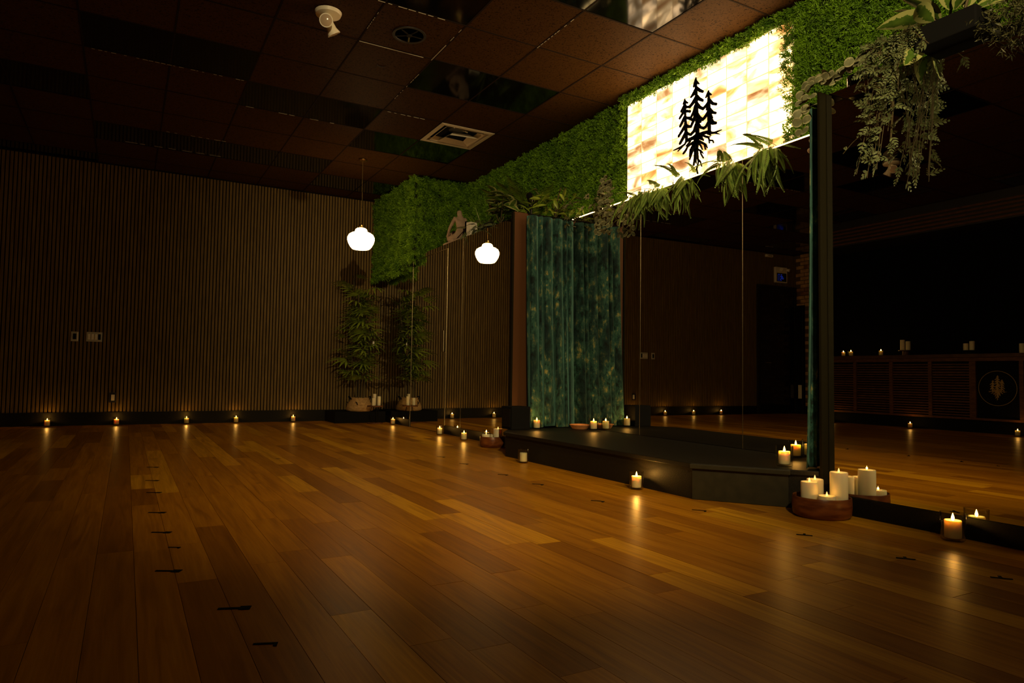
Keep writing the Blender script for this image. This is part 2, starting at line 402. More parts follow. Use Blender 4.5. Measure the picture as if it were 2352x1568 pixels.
chip(1.45,CY0+.01,1.97,CY0+.01); chip(CX0-.01,CY0+.02,CX0-.01,CY0-.27,0); chip(CX0-.01,CY0-.3,CX0-.01,CY0-.55,5)
chip(CX0-T,4.82,CX0-T,4.52,9); chip(.3,CY0-T,1.9,CY0-T,22); chip(-.33,CY0+2*T+.01,.82,CY0+2*T+.01,26); chip(CX0,6.0,CX0,5.3,14)
chip(.2,8.0,.9,8.0,9); chip(-.1,8.6,.9,8.6,7); chip(2.1,5.62+T,2.7,5.62+T,9); chip(CX0+T,3.9,CX0+T,4.4,11); chip(.9,CY0+3*T,1.9,CY0+3*T,10)
b.build('worn_edge',M['chip'],ce)['label']='chipped white edges of the dark ceiling bars'
# ---- far wall with vertical slats
wf=MB().box(XL-.1,YF,0,XH+.1,YF+.12,H).build('wall_far',M['felt']); struct(wf)
b=MB(); x=XL+.02
DX0,DX1,DZ=-4.05,-3.10,2.48
while x<XM-.002:
    z0=.155
    if DX0-.03<x<DX1+.0: z0=DZ+.03
    b.box(x,YF-.014,z0,min(x+.027,XM-.001),YF,H-.02); x+=.04
o=b.build('slats',M['slat'],wf); o['kind']='stuff'
bb=MB().box(XL,YF-.022,0,DX0-.05,YF,.155).box(DX1+.05,YF-.022,0,XM,YF,.155).build('baseboard_far',M['plinth']); struct(bb)
# door in the far wall
dr=MB().box(DX0,YF-.05,.01,DX1,YF-.01,DZ).build('door_2',M['blackgloss']); bev(dr,.004); struct(dr)
b=MB().box(DX0-.05,YF-.06,0,DX0,YF,DZ+.05).box(DX1,YF-.06,0,DX1+.05,YF,DZ+.05).box(DX0,YF-.06,DZ,DX1,YF,DZ+.05); b.build('door_frame',M['black'],dr)
MB().tube([(DX1-.12,YF-.05,1.0),(DX1-.12,YF-.10,1.0),(DX1-.24,YF-.10,1.0)],.011,8).build('door_handle',M['steel'],dr)
MB().lathe([(.008,0),(.008,.01)],8,((DX0+DX1)/2,YF-.058,1.5)).build('peephole',M['steel'],dr)
# ---- side wall behind (seen in the mirrors): brick at the far end, dark paint elsewhere
wl=MB().box(XL-.12,YN,0,XL,YF,H).build('wall_left',M['wallblack']); struct(wl)
BY0=8.55
MB().box(XL,BY0,0,XL+.012,YF,H-.01).build('mortar_bed',M['mortarjoint'],wl)
brick=MB().box(-.5,-.5,-.5,.5,.5,.5).mesh('brick',M['brick']); brick2=MB().box(-.5,-.5,-.5,.5,.5,.5).mesh('brick',M['brickdark'])
z=.16; r=0
while z<H-.05:
    y=YF-.03-(.11 if r%2 else 0)
    while y>BY0+.1:
        y1=y; y0=max(BY0,y-.205)
        if not (9.36<(y0+y1)/2 and z<2.12):
            place(brick if rnd.random()<.72 else brick2,'brick',wl,(XL+.016+rnd.uniform(0,.005),(y0+y1)/2,z+.031),(0,0,0),(.03,y1-y0-.012,.062))
        y-=.215
    z+=.076; r+=1
bb=MB().box(XL,7.2,0,XL+.03,YF-.03,.15).build('baseboard_left',M['plinth']); struct(bb)
dj=MB().box(XL,9.40,.0,XL+.05,YF-.06,2.16).build('door_3',M['blackmatte']); struct(dj)
MB().box(XL+.05,9.415,.0,XL+.06,9.43,2.13).build('door_edge',M['black'],dj)
wn=MB().box(XL-.1,YN-.12,0,XH+.1,YN,H).build('wall_near',M['wallblack']); struct(wn)
bk=MB().box(XH,YN,0,XH+.12,YF,H).build('wall_right',M['black']); struct(bk)
# ---- low walls that carry the mirrors, with the plant ledge on top
def low(name,y0,y1):
    w=MB().box(XM+.008,y0,0,XH,y1,ZL).build(name,M['black']); struct(w); return w
low('trim_1',YN,Y0); low('trim_2',Y1+.02,YF)
xa=lambda y: CXM+.028*(y-4.2)
CXM=3.67
b=MB().prism([(xa(Y0)+.012,Y0),(XH,Y0),(XH,Y1+.02),(xa(Y1)+.012,Y1+.02)],0,ZL,lambda a,c,h:(a,c,h)); struct(b.build('trim_3',M['black']))
# return boards at both ends of the alcove
struct(bev(MB().box(3.128,Y0-.004,0,3.63,Y0+.012,ZL+.01).build('trim_4',M['postdark']),.003))
struct(bev(MB().box(3.078,Y1,0,3.74,Y1+.02,ZL+.01).build('trim_5',M['post']),.003))
struct(MB().box(3.060,Y1-.012,ZS,3.078,Y1+.02,ZL).build('trim_6',M['postdark']))
# baseboard under the mirrors
struct(MB().box(XM-.012,YN,0,XM+.008,Y0-.004,.092).build('baseboard_right',M['plinth']))
struct(MB().box(XM-.012,Y1+.02,0,XM+.008,7.16,.092).build('baseboard_right.001',M['plinth']))
struct(MB().box(XM-.012,8.26,0,XM+.008,YF-.022,.092).build('baseboard_right.002',M['plinth']))
# ---- mirrors
def mirror(y0,y1,z0,z1,label,seams=True):
    t=thing('wall_mirror',label,'mirror',(XM,(y0+y1)/2,z0))
    y=(y1-y0)/2
    MB().box(0,-y+.002,0,.006,y-.002,z1-z0).build('mirror_glass',M['mirror'],t)
    MB().box(-.001,-y-.0015,0,.004,-y+.002,z1-z0).build('edge_strip',M['bronze'],t)
    return t
mirror(YN+.02,Y0-.006,.094,ZL,'wide wall mirror right of the stage, above the black baseboard')
mirror(Y1+.045,6.754,.094,ZL,'wall mirror just left of the stage, reflecting the slatted wall')
mirror(6.754,7.172,.094,ZL,'narrow wall mirror strip beside the mirrored door')
mirror(8.262,YF-.024,.094,ZL,'wall mirror in the corner behind the candle stand')
mirror(7.178,8.255,2.125,ZL,'short mirror strip above the mirrored door')
dd=MB().box(XM,7.178,.006,XM+.006,8.255,2.118).build('door_1',M['mirror']); struct(dd)
b=MB().box(XM-.003,8.256,.0,XM+.002,8.262,2.125).box(XM-.004,7.170,0,XM+.002,7.178,2.125).box(XM-.003,7.178,2.118,XM+.002,8.255,2.126); b.build('door_frame',M['bronze'],dd)
bev(MB().box(XM-.022,7.20,.93,XM-.002,7.245,1.18).build('door_handle',M['bronze'],dd),.004)
# mirrors at the back of the stage, very slightly turned
def amirror(y0,y1,label):
    t=thing('wall_mirror',label,'mirror',(xa(y0),y0,ZS+.002),-.028)
    MB().box(0,.001,0,.006,(y1-y0)-.001,ZL-ZS-.002).build('mirror_glass',M['mirror'],t)
    MB().box(-.0012,-.0015,0,.004,.0015,ZL-ZS-.002).build('edge_strip',M['bronze'],t)
amirror(Y0+.03,3.268,'tall mirror at the back of the stage, nearest the right post')
amirror(3.268,4.369,'wide middle mirror at the back of the stage under the lit sign')
amirror(4.369,Y1-.005,'mirror at the back of the stage touching the teal curtain')
# ================================================================= STAGE
t=thing('stage','low black stage platform filling the mirrored alcove','platform',(3.1,4.1,0))
def sl(o,t): o.location=-Vector(t.location); return o
poly=[(2.775,2.845),(2.775,5.0),(3.06,5.40),(3.06,Y1-.013),(3.074,Y1-.013),(3.074,Y1-.002),(xa(Y1)-.004,Y1-.002),(xa(Y0+.03)-.004,Y0+.024),(3.15,Y0+.024),(3.07,2.445)]
fnz=lambda a,c,h:(a,c,h)
sl(MB().prism(poly,0,ZS-.028,fnz).build('stage_body',M['stage'],t),t)
top=[(2.755,2.84),(2.755,5.01),(3.05,5.41),(3.05,Y1-.013),(3.074,Y1-.013),(3.074,Y1-.002),(xa(Y1)-.004,Y1-.002),(xa(Y0+.03)-.004,Y0+.024),(3.14,Y0+.024),(3.055,2.43)]
sl(bev(MB().prism(top,ZS-.028,ZS,fnz).build('stage_top',M['stage'],t),.004),t)
d=Vector((3.07-2.775,2.445-2.845,0)).normalized(); n_=Vector((-d.y,d.x,0))*-1
if n_.x>0: n_=-n_
b=MB(); c0=Vector((2.775,2.845,0)); c1=Vector((3.07,2.445,0)); mid=(c0+c1)/2+n_*.005
b.obox((mid.x,mid.y,.086),d*((c1-c0).length/2),n_*.006,(0,0,.084)); o=sl(b.build('corner_panel',M['stageface'],t),t); o['label']='olive brown board closing the cut stage corner'
b=MB(); b.obox((mid.x+n_.x*.012,mid.y+n_.y*.012,ZS-.016),d*((c1-c0).length/2+.01),n_*.016,(0,0,.012)); sl(bev(b.build('edge_board',M['stageface'],t),.002),t)
# black box standing on the stage corner
t=thing('speaker_box','small black speaker box on the left stage corner by the post','speaker',(3.03,5.27,ZS),.0)
bev(MB().box(-.10,-.09,.0,.09,.09,.20).build('cabinet',M['blackmatte'],t),.006)
MB().box(-.105,-.07,.02,-.10,.07,.18).build('grille',M['plinth'],t)
# ================================================================= LIT SIGN
SY0,SY1,SZ0,SZ1=3.03,4.78,2.245,3.125
sg=thing('stone_sign','backlit salt stone sign glowing orange white on the moss wall','sign',(XH-.05,(SY0+SY1)/2,SZ0))
w,h=SY1-SY0,SZ1-SZ0
bev(MB().box(.028,-w/2-.012,-.012,.049,w/2+.012,h+.012).build('frame',M['black'],sg),.002)
MB().box(.0045,-w/2,0,.028,w/2,h).build('backing',M['mortar'],sg)
sb=MB().box(-.5,-.5,-.5,.5,.5,.5).mesh('salt_brick',M['salt'])
nc,nrw=9,9
for r in range(nrw):
    for c in range(nc):
        bw,bh=w/nc,h/nrw
        o=place(sb,'salt_brick',sg,(.012+rnd.uniform(-.0015,.001),-w/2+(c+.5)*bw,(r+.5)*bh),(0,0,0),(.02,bw-.011,bh-.009))
        q=rnd.random(); cc=(1,1,1) if q<.72 else (.4,.42,.48)
        cc={(8,5):(0.66,0.561,0.396),(7,1):(0.726,0.66,0.528),(0,4):(0.594,0.429,0.297),(0,3):(0.792,0.594,0.462),(0,5):(0.66,0.495,0.33),(0,6):(1,0.99,0.924),(0,7):(0.792,0.66,0.528),(0,1):(0.924,0.792,0.66),(0,0):(0.858,0.726,0.594),(1,8):(0.924,0.792,0.66),(2,4):(0.792,0.66,0.528),(1,6):(1,1,1)}.get((c,r),cc)
        o.color=(*cc,1)
STROKES=[[(0.008,0.486,0.0036),(0.007,0.419,0.0156),(0.0,0.21,0.0242),(-0.008,0.054,0.0288),(-0.007,-0.002,0.036)],[(0.001,0.409,0.012),(-0.027,0.375,0.0195),(-0.064,0.35,0.0144)],[(0.006,0.406,0.018),(0.029,0.37,0.0264),(0.064,0.35,0.0096)],[(-0.001,0.341,0.0144),(-0.023,0.308,0.0221),(-0.064,0.279,0.0156)],[(0.008,0.331,0.024),(0.035,0.302,0.0253),(0.074,0.277,0.0169),(0.11,0.285,0.0117),(0.126,0.305,0.0108)],[(0.001,0.277,0.024),(-0.034,0.235,0.018),(-0.068,0.212,0.0156),(-0.101,0.227,0.0168),(-0.125,0.244,0.0187)],[(0.011,0.265,0.024),(0.03,0.22,0.0204),(0.063,0.187,0.0132)],[(-0.003,0.189,0.0264),(-0.031,0.154,0.0187),(-0.065,0.127,0.0154),(-0.098,0.147,0.0168),(-0.125,0.174,0.0187)],[(0.011,0.198,0.0264),(0.032,0.154,0.0204),(0.063,0.113,0.0156),(0.099,0.124,0.0156),(0.126,0.153,0.0144)],[(-0.007,0.136,0.0198),(-0.041,0.119,0.0156)],[(-0.014,0.114,0.018),(-0.041,0.074,0.0144),(-0.075,0.056,0.0156),(-0.098,0.061,0.0156),(-0.125,0.088,0.018)],[(0.007,0.11,0.0216),(0.028,0.065,0.0204),(0.063,0.047,0.0156),(0.091,0.06,0.0143),(0.12,0.086,0.0182)],[(-0.021,0.019,0.022),(-0.068,0.018,0.0204),(-0.108,0.014,0.018),(-0.142,0.007,0.0165)],[(-0.007,0.024,0.026),(0.042,0.013,0.0221),(0.084,0.012,0.0192),(0.112,0.015,0.018)],[(0.132,0.359,0.0039),(0.129,0.306,0.0156),(0.126,0.2,0.0168),(0.118,0.093,0.0204),(0.11,0.012,0.0216)],[(0.135,0.308,0.0204),(0.171,0.273,0.0156)],[(0.135,0.266,0.0204),(0.189,0.221,0.0143)],[(0.124,0.258,0.0156),(0.074,0.239,0.0144)],[(0.12,0.203,0.0156),(0.077,0.184,0.018),(0.046,0.161,0.0144)],[(0.135,0.208,0.0234),(0.184,0.153,0.0143)],[(0.127,0.137,0.024),(0.202,0.076,0.0132)],[(0.12,0.078,0.026),(0.186,0.011,0.0156)],[(-0.127,0.335,0.0033),(-0.128,0.268,0.018),(-0.132,0.141,0.0264),(-0.135,0.005,0.0216)],[(-0.135,0.256,0.0187),(-0.168,0.219,0.0165),(-0.205,0.202,0.0144)],[(-0.138,0.184,0.0204),(-0.168,0.15,0.0165),(-0.199,0.135,0.0132)],[(-0.145,0.142,0.0165),(-0.164,0.11,0.0108)],[(-0.135,0.115,0.033),(-0.168,0.069,0.025),(-0.202,0.056,0.0143)],[(-0.118,0.231,0.018),(-0.108,0.194,0.012)],[(-0.108,0.149,0.0144),(-0.081,0.132,0.0144)],[(-0.135,0.0,0.0156),(-0.187,-0.014,0.0096),(-0.22,-0.014,0.0066),(-0.258,-0.014,0.0017)],[(-0.187,-0.014,0.0084),(-0.213,-0.029,0.006),(-0.239,-0.041,0.0017)],[(-0.115,0.006,0.0132),(-0.148,-0.022,0.0048)],[(-0.055,0.009,0.0132),(-0.095,-0.016,0.0108),(-0.125,-0.032,0.0084),(-0.135,-0.058,0.0072),(-0.168,-0.068,0.006),(-0.178,-0.088,0.0044)],[(-0.108,-0.02,0.0072),(-0.142,-0.033,0.0033)],[(-0.132,-0.054,0.0066),(-0.135,-0.078,0.0048)],[(-0.041,0.003,0.018),(-0.072,-0.039,0.0055)],[(-0.028,-0.034,0.0143),(-0.068,-0.061,0.012),(-0.095,-0.079,0.0096),(-0.115,-0.11,0.003)],[(-0.082,-0.07,0.0088),(-0.094,-0.115,0.006)],[(-0.021,-0.042,0.012),(-0.045,-0.074,0.0088),(-0.062,-0.108,0.0044)],[(-0.011,-0.09,0.0077),(-0.041,-0.114,0.0084),(-0.048,-0.141,0.0072),(-0.072,-0.178,0.0048)],[(-0.041,-0.109,0.0072),(-0.07,-0.141,0.0036)],[(0.007,0.007,0.03),(0.028,-0.048,0.0264),(0.052,-0.098,0.018),(0.076,-0.148,0.0072)],[(0.0,-0.02,0.03),(0.014,-0.093,0.0216),(0.02,-0.153,0.0132),(0.031,-0.204,0.012)],[(-0.01,0.002,0.03),(-0.006,-0.088,0.0117),(-0.014,-0.172,0.0084),(-0.02,-0.189,0.0077),(-0.001,-0.245,0.0066),(-0.011,-0.283,0.0084)],[(-0.001,-0.245,0.0055),(0.013,-0.253,0.0024)],[(-0.018,-0.178,0.0088),(-0.041,-0.2,0.0072),(-0.055,-0.239,0.003)],[(0.01,-0.12,0.0084),(0.005,-0.198,0.006)],[(0.112,0.013,0.0144),(0.13,-0.011,0.0096),(0.177,-0.021,0.0096),(0.262,-0.024,0.0018)],[(0.166,-0.026,0.0078),(0.21,-0.045,0.0032)],[(0.042,-0.024,0.0156),(0.098,-0.038,0.0108),(0.119,-0.063,0.0132),(0.147,-0.082,0.0104)],[(0.07,-0.005,0.0108),(0.116,-0.029,0.0048)],[(0.035,-0.036,0.012),(0.066,-0.073,0.012),(0.076,-0.122,0.0072)],[(-0.027,-0.003,0.018),(-0.055,-0.026,0.0084)]]
TOPS=[[(0.008,0.493),(-0.002,0.464),(-0.033,0.424),(-0.02,0.422),(-0.005,0.433),(-0.003,0.413),(0.02,0.424),(0.029,0.414),(0.041,0.422),(0.034,0.45),(0.021,0.476)],[(0.132,0.363),(0.117,0.341),(0.089,0.316),(0.106,0.311),(0.124,0.321),(0.124,0.307),(0.158,0.323),(0.146,0.343)],[(-0.127,0.34),(-0.135,0.321),(-0.162,0.294),(-0.148,0.288),(-0.138,0.296),(-0.135,0.279),(-0.108,0.293),(-0.1,0.282),(-0.088,0.29),(-0.107,0.319)]]

def emblem_mesh(s, mir, th, mats, name):
    b=MB(); m_=-1 if mir else 1; cnt=[0]
    def TH():
        cnt[0]=(cnt[0]+1)%11; return th*(1+.03*cnt[0])
    fn=lambda a,c,hh:(hh,a*m_,c)
    for st in STROKES:
        pts=[(y*s,z*s,(w_*.60+.0022)*s) for y,z,w_ in st]
        for (y0,z0,a),(y1,z1,c) in zip(pts[:-1],pts[1:]):
            dx,dy=y1-y0,z1-z0; l=math.hypot(dx,dy) or 1; nx,ny=-dy/l,dx/l
            b.prism([(y0+nx*a,z0+ny*a),(y0-nx*a,z0-ny*a),(y1-nx*c,z1-ny*c),(y1+nx*c,z1+ny*c)],0,TH(),fn)
        for (y0,z0,a) in pts:
            if a>.0012*s: b.prism([(y0+a*math.cos(2*PI*k/10),z0+a*math.sin(2*PI*k/10)) for k in range(10)],0,TH(),fn)
    for p in TOPS: b.prism([(y*s,z*s) for y,z in p],0,TH(),fn)
    return b
em=emblem_mesh(1,False,.006,None,'').build('tree_emblem',M['blackmatte']); em.location=(XH-.072,3.899,2.557)
tag(em,'black cut-out of three pine trees with roots on the lit sign','emblem')
# light strip along the ledge under the sign and moss
ls=MB().box(0,0,0,.014,Y1-Y0-.06,.010).build('light_strip',M['strip']); ls.location=(xa(Y0)+.002,Y0+.03,ZL+.0005); ls.rotation_euler=(0,0,-.028)
tag(ls,'warm light strip lying on the ledge under sign and moss','light strip')
# ================================================================= MOSS AND PLANTS
def blade(b, p, d, up_, L_, w, segs=2, droop=0.0, mi=0):
    """narrow pointed leaf from p along d"""
    p=Vector(p); d=Vector(d).normalized(); s=d.cross(Vector(up_)); s=s.normalized() if s.length>1e-4 else d.orthogonal().normalized()
    v=[];uv=[];q=p.copy(); dd=d.copy()
    for k in range(segs+1):
        t=k/segs; ww=w*(math.sin(PI*min(1,.12+.88*t)) if k<segs else 0)
        if k==segs: v.append(q.copy()); uv.append((.5,1))
        else: v+= [q-s*ww/2,q+s*ww/2]; uv+=[(0,t),(1,t)]
        q=q+dd*L_/segs; dd=(dd+Vector((0,0,-droop/segs))).normalized()
    f=[(2*k,2*k+1,2*k+3,2*k+2) for k in range(segs-1)]+[(2*segs-2,2*segs-1,2*segs)]
    b.add(v,f,uv,mi)
def sprig(seed, n=13, L_=.055, w=.0042):
    r=random.Random(seed); b=MB()
    for k in range(n):
        t=k/(n-1); base=Vector((0,0,t*L_*.7)); a=r.uniform(0,2*PI)
        d=Vector((math.cos(a)*.9,math.sin(a)*.9,r.uniform(.35,1.0)))
        blade(b,base,d,(r.random(),r.random(),r.random()),L_*r.uniform(.35,.62)*(1.1-.5*t),w*r.uniform(.8,1.2),2)
    return np.array(b.v,dtype=np.float32), b.f
def scatter(name, tm, P, Nn, smin, smax, mt, parent, spread=.6, down=0.0):
    P=np.asarray(P,float); n=len(P); Nn=np.asarray(Nn,float)
    Z=Nn+nr.normal(0,spread,(n,3)); Z[:,2]-=down; Z/=np.linalg.norm(Z,axis=1)[:,None]
    A=nr.normal(0,1,(n,3)); X=np.cross(A,Z); X/=np.linalg.norm(X,axis=1)[:,None]; Y=np.cross(Z,X)
    Rm=np.stack([X,Y,Z],2)*nr.uniform(smin,smax,n)[:,None,None]
    which=nr.integers(0,len(tm),n); Vs=[];loops=[];starts=[];off=0;ls=0
    for k,(tv,tf) in enumerate(tm):
        idx=np.where(which==k)[0]
        if len(idx)==0: continue
        v=np.einsum('nij,mj->nmi',Rm[idx],tv)+P[idx][:,None,:]
        Vs.append(v.reshape(-1,3)); m_=len(tv)
        fl_=np.array([i for f in tf for i in f]); sz=np.array([len(f) for f in tf])
        o=(np.arange(len(idx))*m_)[:,None]+off
        loops.append((fl_[None,:]+o).ravel()); starts.append(np.tile(sz,len(idx))); off+=m_*len(idx)
    V=np.concatenate(Vs).astype(np.float32); LL=np.concatenate(loops).astype(np.int32); SZ=np.concatenate(starts)
    me=bpy.data.meshes.new(name); me.vertices.add(len(V)); me.vertices.foreach_set('co',V.ravel())
    me.loops.add(len(LL)); me.loops.foreach_set('vertex_index',LL)
    me.polygons.add(len(SZ)); ss=np.concatenate([[0],np.cumsum(SZ)[:-1]]).astype(np.int32); me.polygons.foreach_set('loop_start',ss)
    me.materials.append(mt); me.update(calc_edges=True); me.validate()
    o=bpy.data.objects.new(name,me); link(o,parent); o['kind']='stuff'; return o
TM=[sprig(s) for s in range(6)]; TF=[sprig(s+20,8,.06,.005) for s in range(5)]
def rect(n, o, u, v):
    a=nr.uniform(0,1,(n,2)); return np.array(o)+a[:,:1]*np.array(u)+a[:,1:]*np.array(v)
def moss(label, rects, dens=3000, smin=.7, smax=1.35, backing=None):
    t=thing('moss_panel',label,'plant wall',(0,0,0))
    P=[];Q=[]
    for o_,u,v,nn in rects:
        A=np.linalg.norm(np.cross(u,v)); k=int(A*dens); p=rect(k,o_,u,v)
        # tufted relief
        w_=.018*np.sin(p[:,1]*17+p[:,2]*9)+.014*np.sin(p[:,1]*41+1.3*p[:,2]*37)
        P.append(p+np.array(nn)*np.clip(w_,-.01,.05)[:,None]); Q.append(np.tile(nn,(k,1)))
    P=np.concatenate(P);Q=np.concatenate(Q)
    # origin of the thing at the panel's own base
    c=P.mean(0); c[2]=P[:,2].min(); t.location=tuple(c)
    scatter('foliage',TM,P-c,Q,smin,smax,M['moss'],t,.55,.15)
    if backing:
        b=MB()
        for bb_ in backing: b.box(*bb_)
        o=b.build('backing',M['mossback'],t); o.location=-Vector(c)
    return t
xw=XH-.022
moss('bushy moss covered bulkhead in the far corner above the bamboo',[
   ((3.13,8.08,2.09),(0,YF-8.1,0),(0,0,H-2.11),(-1,0,0)),
   ((3.13,8.08,2.15),(.74,0,0),(0,0,H-2.17),(0,-1,0)),
   ((3.13,8.3,2.09),(.10,0,0),(0,YF-8.32,0),(-.2,0,-1)),
   ((3.08,8.5,1.99),(0,YF-8.6,0),(0,0,.14),(-1,0,-.3))],3600,.9,1.8,
   [(3.14,8.09,2.185,XH-.002,YF-.002,H-.01),(3.125,8.3,2.06,XM-.006,YF-.03,2.19)])
moss('long moss wall panel between the corner bulkhead and the lit sign',[
   ((xw,SY1+.02,ZL+.0),(0,8.03-SY1,0),(0,0,H-ZL-.01),(-1,0,0))],5000,.7,1.35,[(XH-.022,SY1+.014,ZL+.001,XH-.002,8.07,H-.02)])
moss('thin moss strip running along the top edge of the lit sign',[
   ((xw-.02,SY0-.02,SZ1-.012),(0,SY1-SY0+.06,0),(0,0,.068),(-1,0,0)),((xw-.05,SY0,SZ1+.02),(0,SY1-SY0,0),(0,0,.035),(-1,0,-.3))],6500,.9,1.6,[(XH-.022,SY0,SZ1+.014,XH-.002,SY1,H-.005)])
moss('moss wall panel right of the lit sign above the black post',[
   ((xw,.4,ZL+.0),(0,SY0-.42,0),(0,0,H-ZL-.01),(-1,0,0)),
   ((xw-.03,SY0-.12,ZL),(0,.17,0),(0,0,H-ZL-.02),(-1,0,0))],5000,.7,1.35,[(XH-.022,.4,ZL+.001,XH-.002,SY0-.014,H-.02)])
# ---- leaf meshes
def leafmesh(name, mt, L_=.2, W_=.08, fold=.25, droop=.5, seg=6, rnd_=0, tip=1.0):
    b=MB(); v=[];uv=[]
    for k in range(seg+1):
        t=k/seg; w=W_/2*(math.sin(PI*t**.85)**.75 if 0<t<1 else 0.0)
        if k==0: w=W_*.06
        if k==seg: w=0.001
        if rnd_: w=W_/2*math.sqrt(max(0,1-(2*t-1)**2))+.001
        y=L_*t; z=-droop*L_*t*t
        for s in(-1,-.5,0,.5,1):
            v.append((s*w,y,z+abs(s)*w*fold)); uv.append(((s+1)/2,t))
    f=[(5*k+i,5*k+i+1,5*k+i+6,5*k+i+5) for k in range(seg) for i in range(4)]
    b.add(v,f,uv); return b.mesh(name,mt,True)
def frondmesh(name, mt, L_=.5, n=16, ll=.12, lw=.012, droop=.6, ang=.9, taper=True, stem=.003, lift=0, shape='palm'):
    b=MB(); pts=[]; p=Vector((0,0,0)); d=Vector((0,1,.0+lift)).normalized()
    m_=12
    for k in range(m_+1):
        pts.append(p.copy()); p=p+d*L_/m_; d=(d+Vector((0,0,-droop/m_))).normalized()
    b.tube(pts,[stem*(1-.8*k/m_)+.0004 for k in range(m_+1)],5,mi=1)
    for k in range(n):
        t=.12+.88*k/(n-1); i=min(int(t*m_),m_-1); q=pts[i].lerp(pts[i+1],t*m_-i); dd=(pts[i+1]-pts[i]).normalized()
        sc=(math.sin(PI*(.18+.80*t)) if shape=='palm' else (1-t)**.6*.95+.08) if taper else 1
        for s in(-1,1):
            a=ang*(1-.35*t)
            dv=(dd*math.cos(a)+Vector((s*math.sin(a),0,0)))
            blade(b,q,dv,(0,0,1),ll*sc,lw*(.6+.4*sc),3,droop*.5)
    blade(b,pts[-1],dd,(0,0,1),ll*.5*(.5),lw,2,0)
    return b.mesh(name,[mt,M['stem']])
def fanmesh(name, mt, n=6, ll=.16, lw=.02, droop=.8):
    b=MB(); b.tube([(0,0,0),(0,.06,.01)],[.0018,.0012],4,mi=1)
    for k in range(n):
        a=(k-(n-1)/2)*.42; blade(b,(0,.06,.01),(math.sin(a),math.cos(a),.1),(0,0,1),ll*(1-.12*abs(k-(n-1)/2)),lw,4,droop)
    return b.mesh(name,[mt,M['stem']])
def group_parts(t): return t
# ---- tall bamboo palm in a wicker basket, on the black corner platform
pf=thing('corner_platform','long low black platform in the far corner under the palm','platform',(2.80,9.34,0))
bev(MB().box(-.36,-.26,0,.34,.26,.15).build('platform_body',M['blackmatte'],pf),.004)
bk_=thing('wicker_basket','wide woven seagrass basket on the black corner platform','basket',(2.82,9.24,.151))
prof=[(.165,0),(.185,.02),(.175,.07),(.15,.12),(.125,.16),(.13,.185),(.12,.185),(.115,.16),(.138,.12),(.16,.07),(.16,.02)]
MB().lathe(prof,36).build('basket_body',M['wicker'],bk_,True,60)
for s in(-1,1): MB().tube([(s*.125,-.03,.16),(s*.15,-.025,.20),(s*.15,.025,.20),(s*.125,.03,.16)],.007,8).build('handle',M['blackmatte'],bk_,True)
MB().lathe([(.112,.10),(.11,.125)],20).build('soil',M['soil'],bk_)
MB().tube([(-.09,-.118,.13),(-.085,-.16,.115),(-.075,-.15,.09)],.006,6).build('tassel',M['blackmatte'],bk_)
bp_=thing('bamboo_palm','tall bamboo palm with fan leaves in the corner basket','plant',(2.82,9.24,.30))
FM=[fanmesh('leaf',M['palmdark'],5+k,.15+.02*k,.020,.6+.25*k) for k in range(4)]
for s in range(6):
    a=s*1.05; h=[1.62,1.40,1.75,1.15,1.5,1.3][s]; x0,y0=.05*math.cos(a),.05*math.sin(a)
    pts=[(x0*(1+k*.45),y0*(1+k*.3),-.02+h*k/6) for k in range(7)]
    MB().tube(pts,[.007]*7,7).build('cane',M['stem'],bp_,True)
    for k in range(22):
        t=.20+.80*k/21; q=Vector(pts[min(5,int(t*6))]).lerp(Vector(pts[min(6,int(t*6)+1)]),t*6%1)
        az=rnd.uniform(0,2*PI)
        dv=Vector((math.cos(az),math.sin(az)*.75,rnd.uniform(-.1,.55)))
        if dv.y>.35: dv.y*=.4
        if dv.x>.5: dv.x*=.6
        s_=rnd.uniform(1.1,1.8); tp=q+dv.normalized()*.26*s_
        if 2.82+tp.x>XM-.03: dv.x=-abs(dv.x)-.2
        if 9.24+tp.y>YF-.05: dv.y=-abs(dv.y)-.15
        place(rnd.choice(FM),'leaf',bp_,q,aim(dv,rnd.uniform(-.5,.5)),s_)
# black sticks with paper tag among the stems
ml=place(MB().box(-.012,-.001,-.03,.012,.001,.03).mesh('label',M['white']),'plant_tag',bp_,(.12,-.17,.78),(0,0,-.5))
# ---- candle stand in front of the platform
cs=thing('candle_stand','low round wooden candle stand holding three pillar candles','candle stand',(2.93,8.90,0))
MB().lathe([(.10,0),(.105,.006),(.10,.014)],28).build('base',M['counter'],cs,True)
MB().lathe([(.105,.225),(.11,.232),(.105,.242)],28).build('tray',M['counter'],cs,True)
for k in range(3):
    a=k*2.1+.5; MB().tube([(.03*math.cos(a),.03*math.sin(a),.014),(.07*math.cos(a),.07*math.sin(a),.11),(.05*math.cos(a),.05*math.sin(a),.226)],.005,7).build('leg',M['blackmatte'],cs,True)
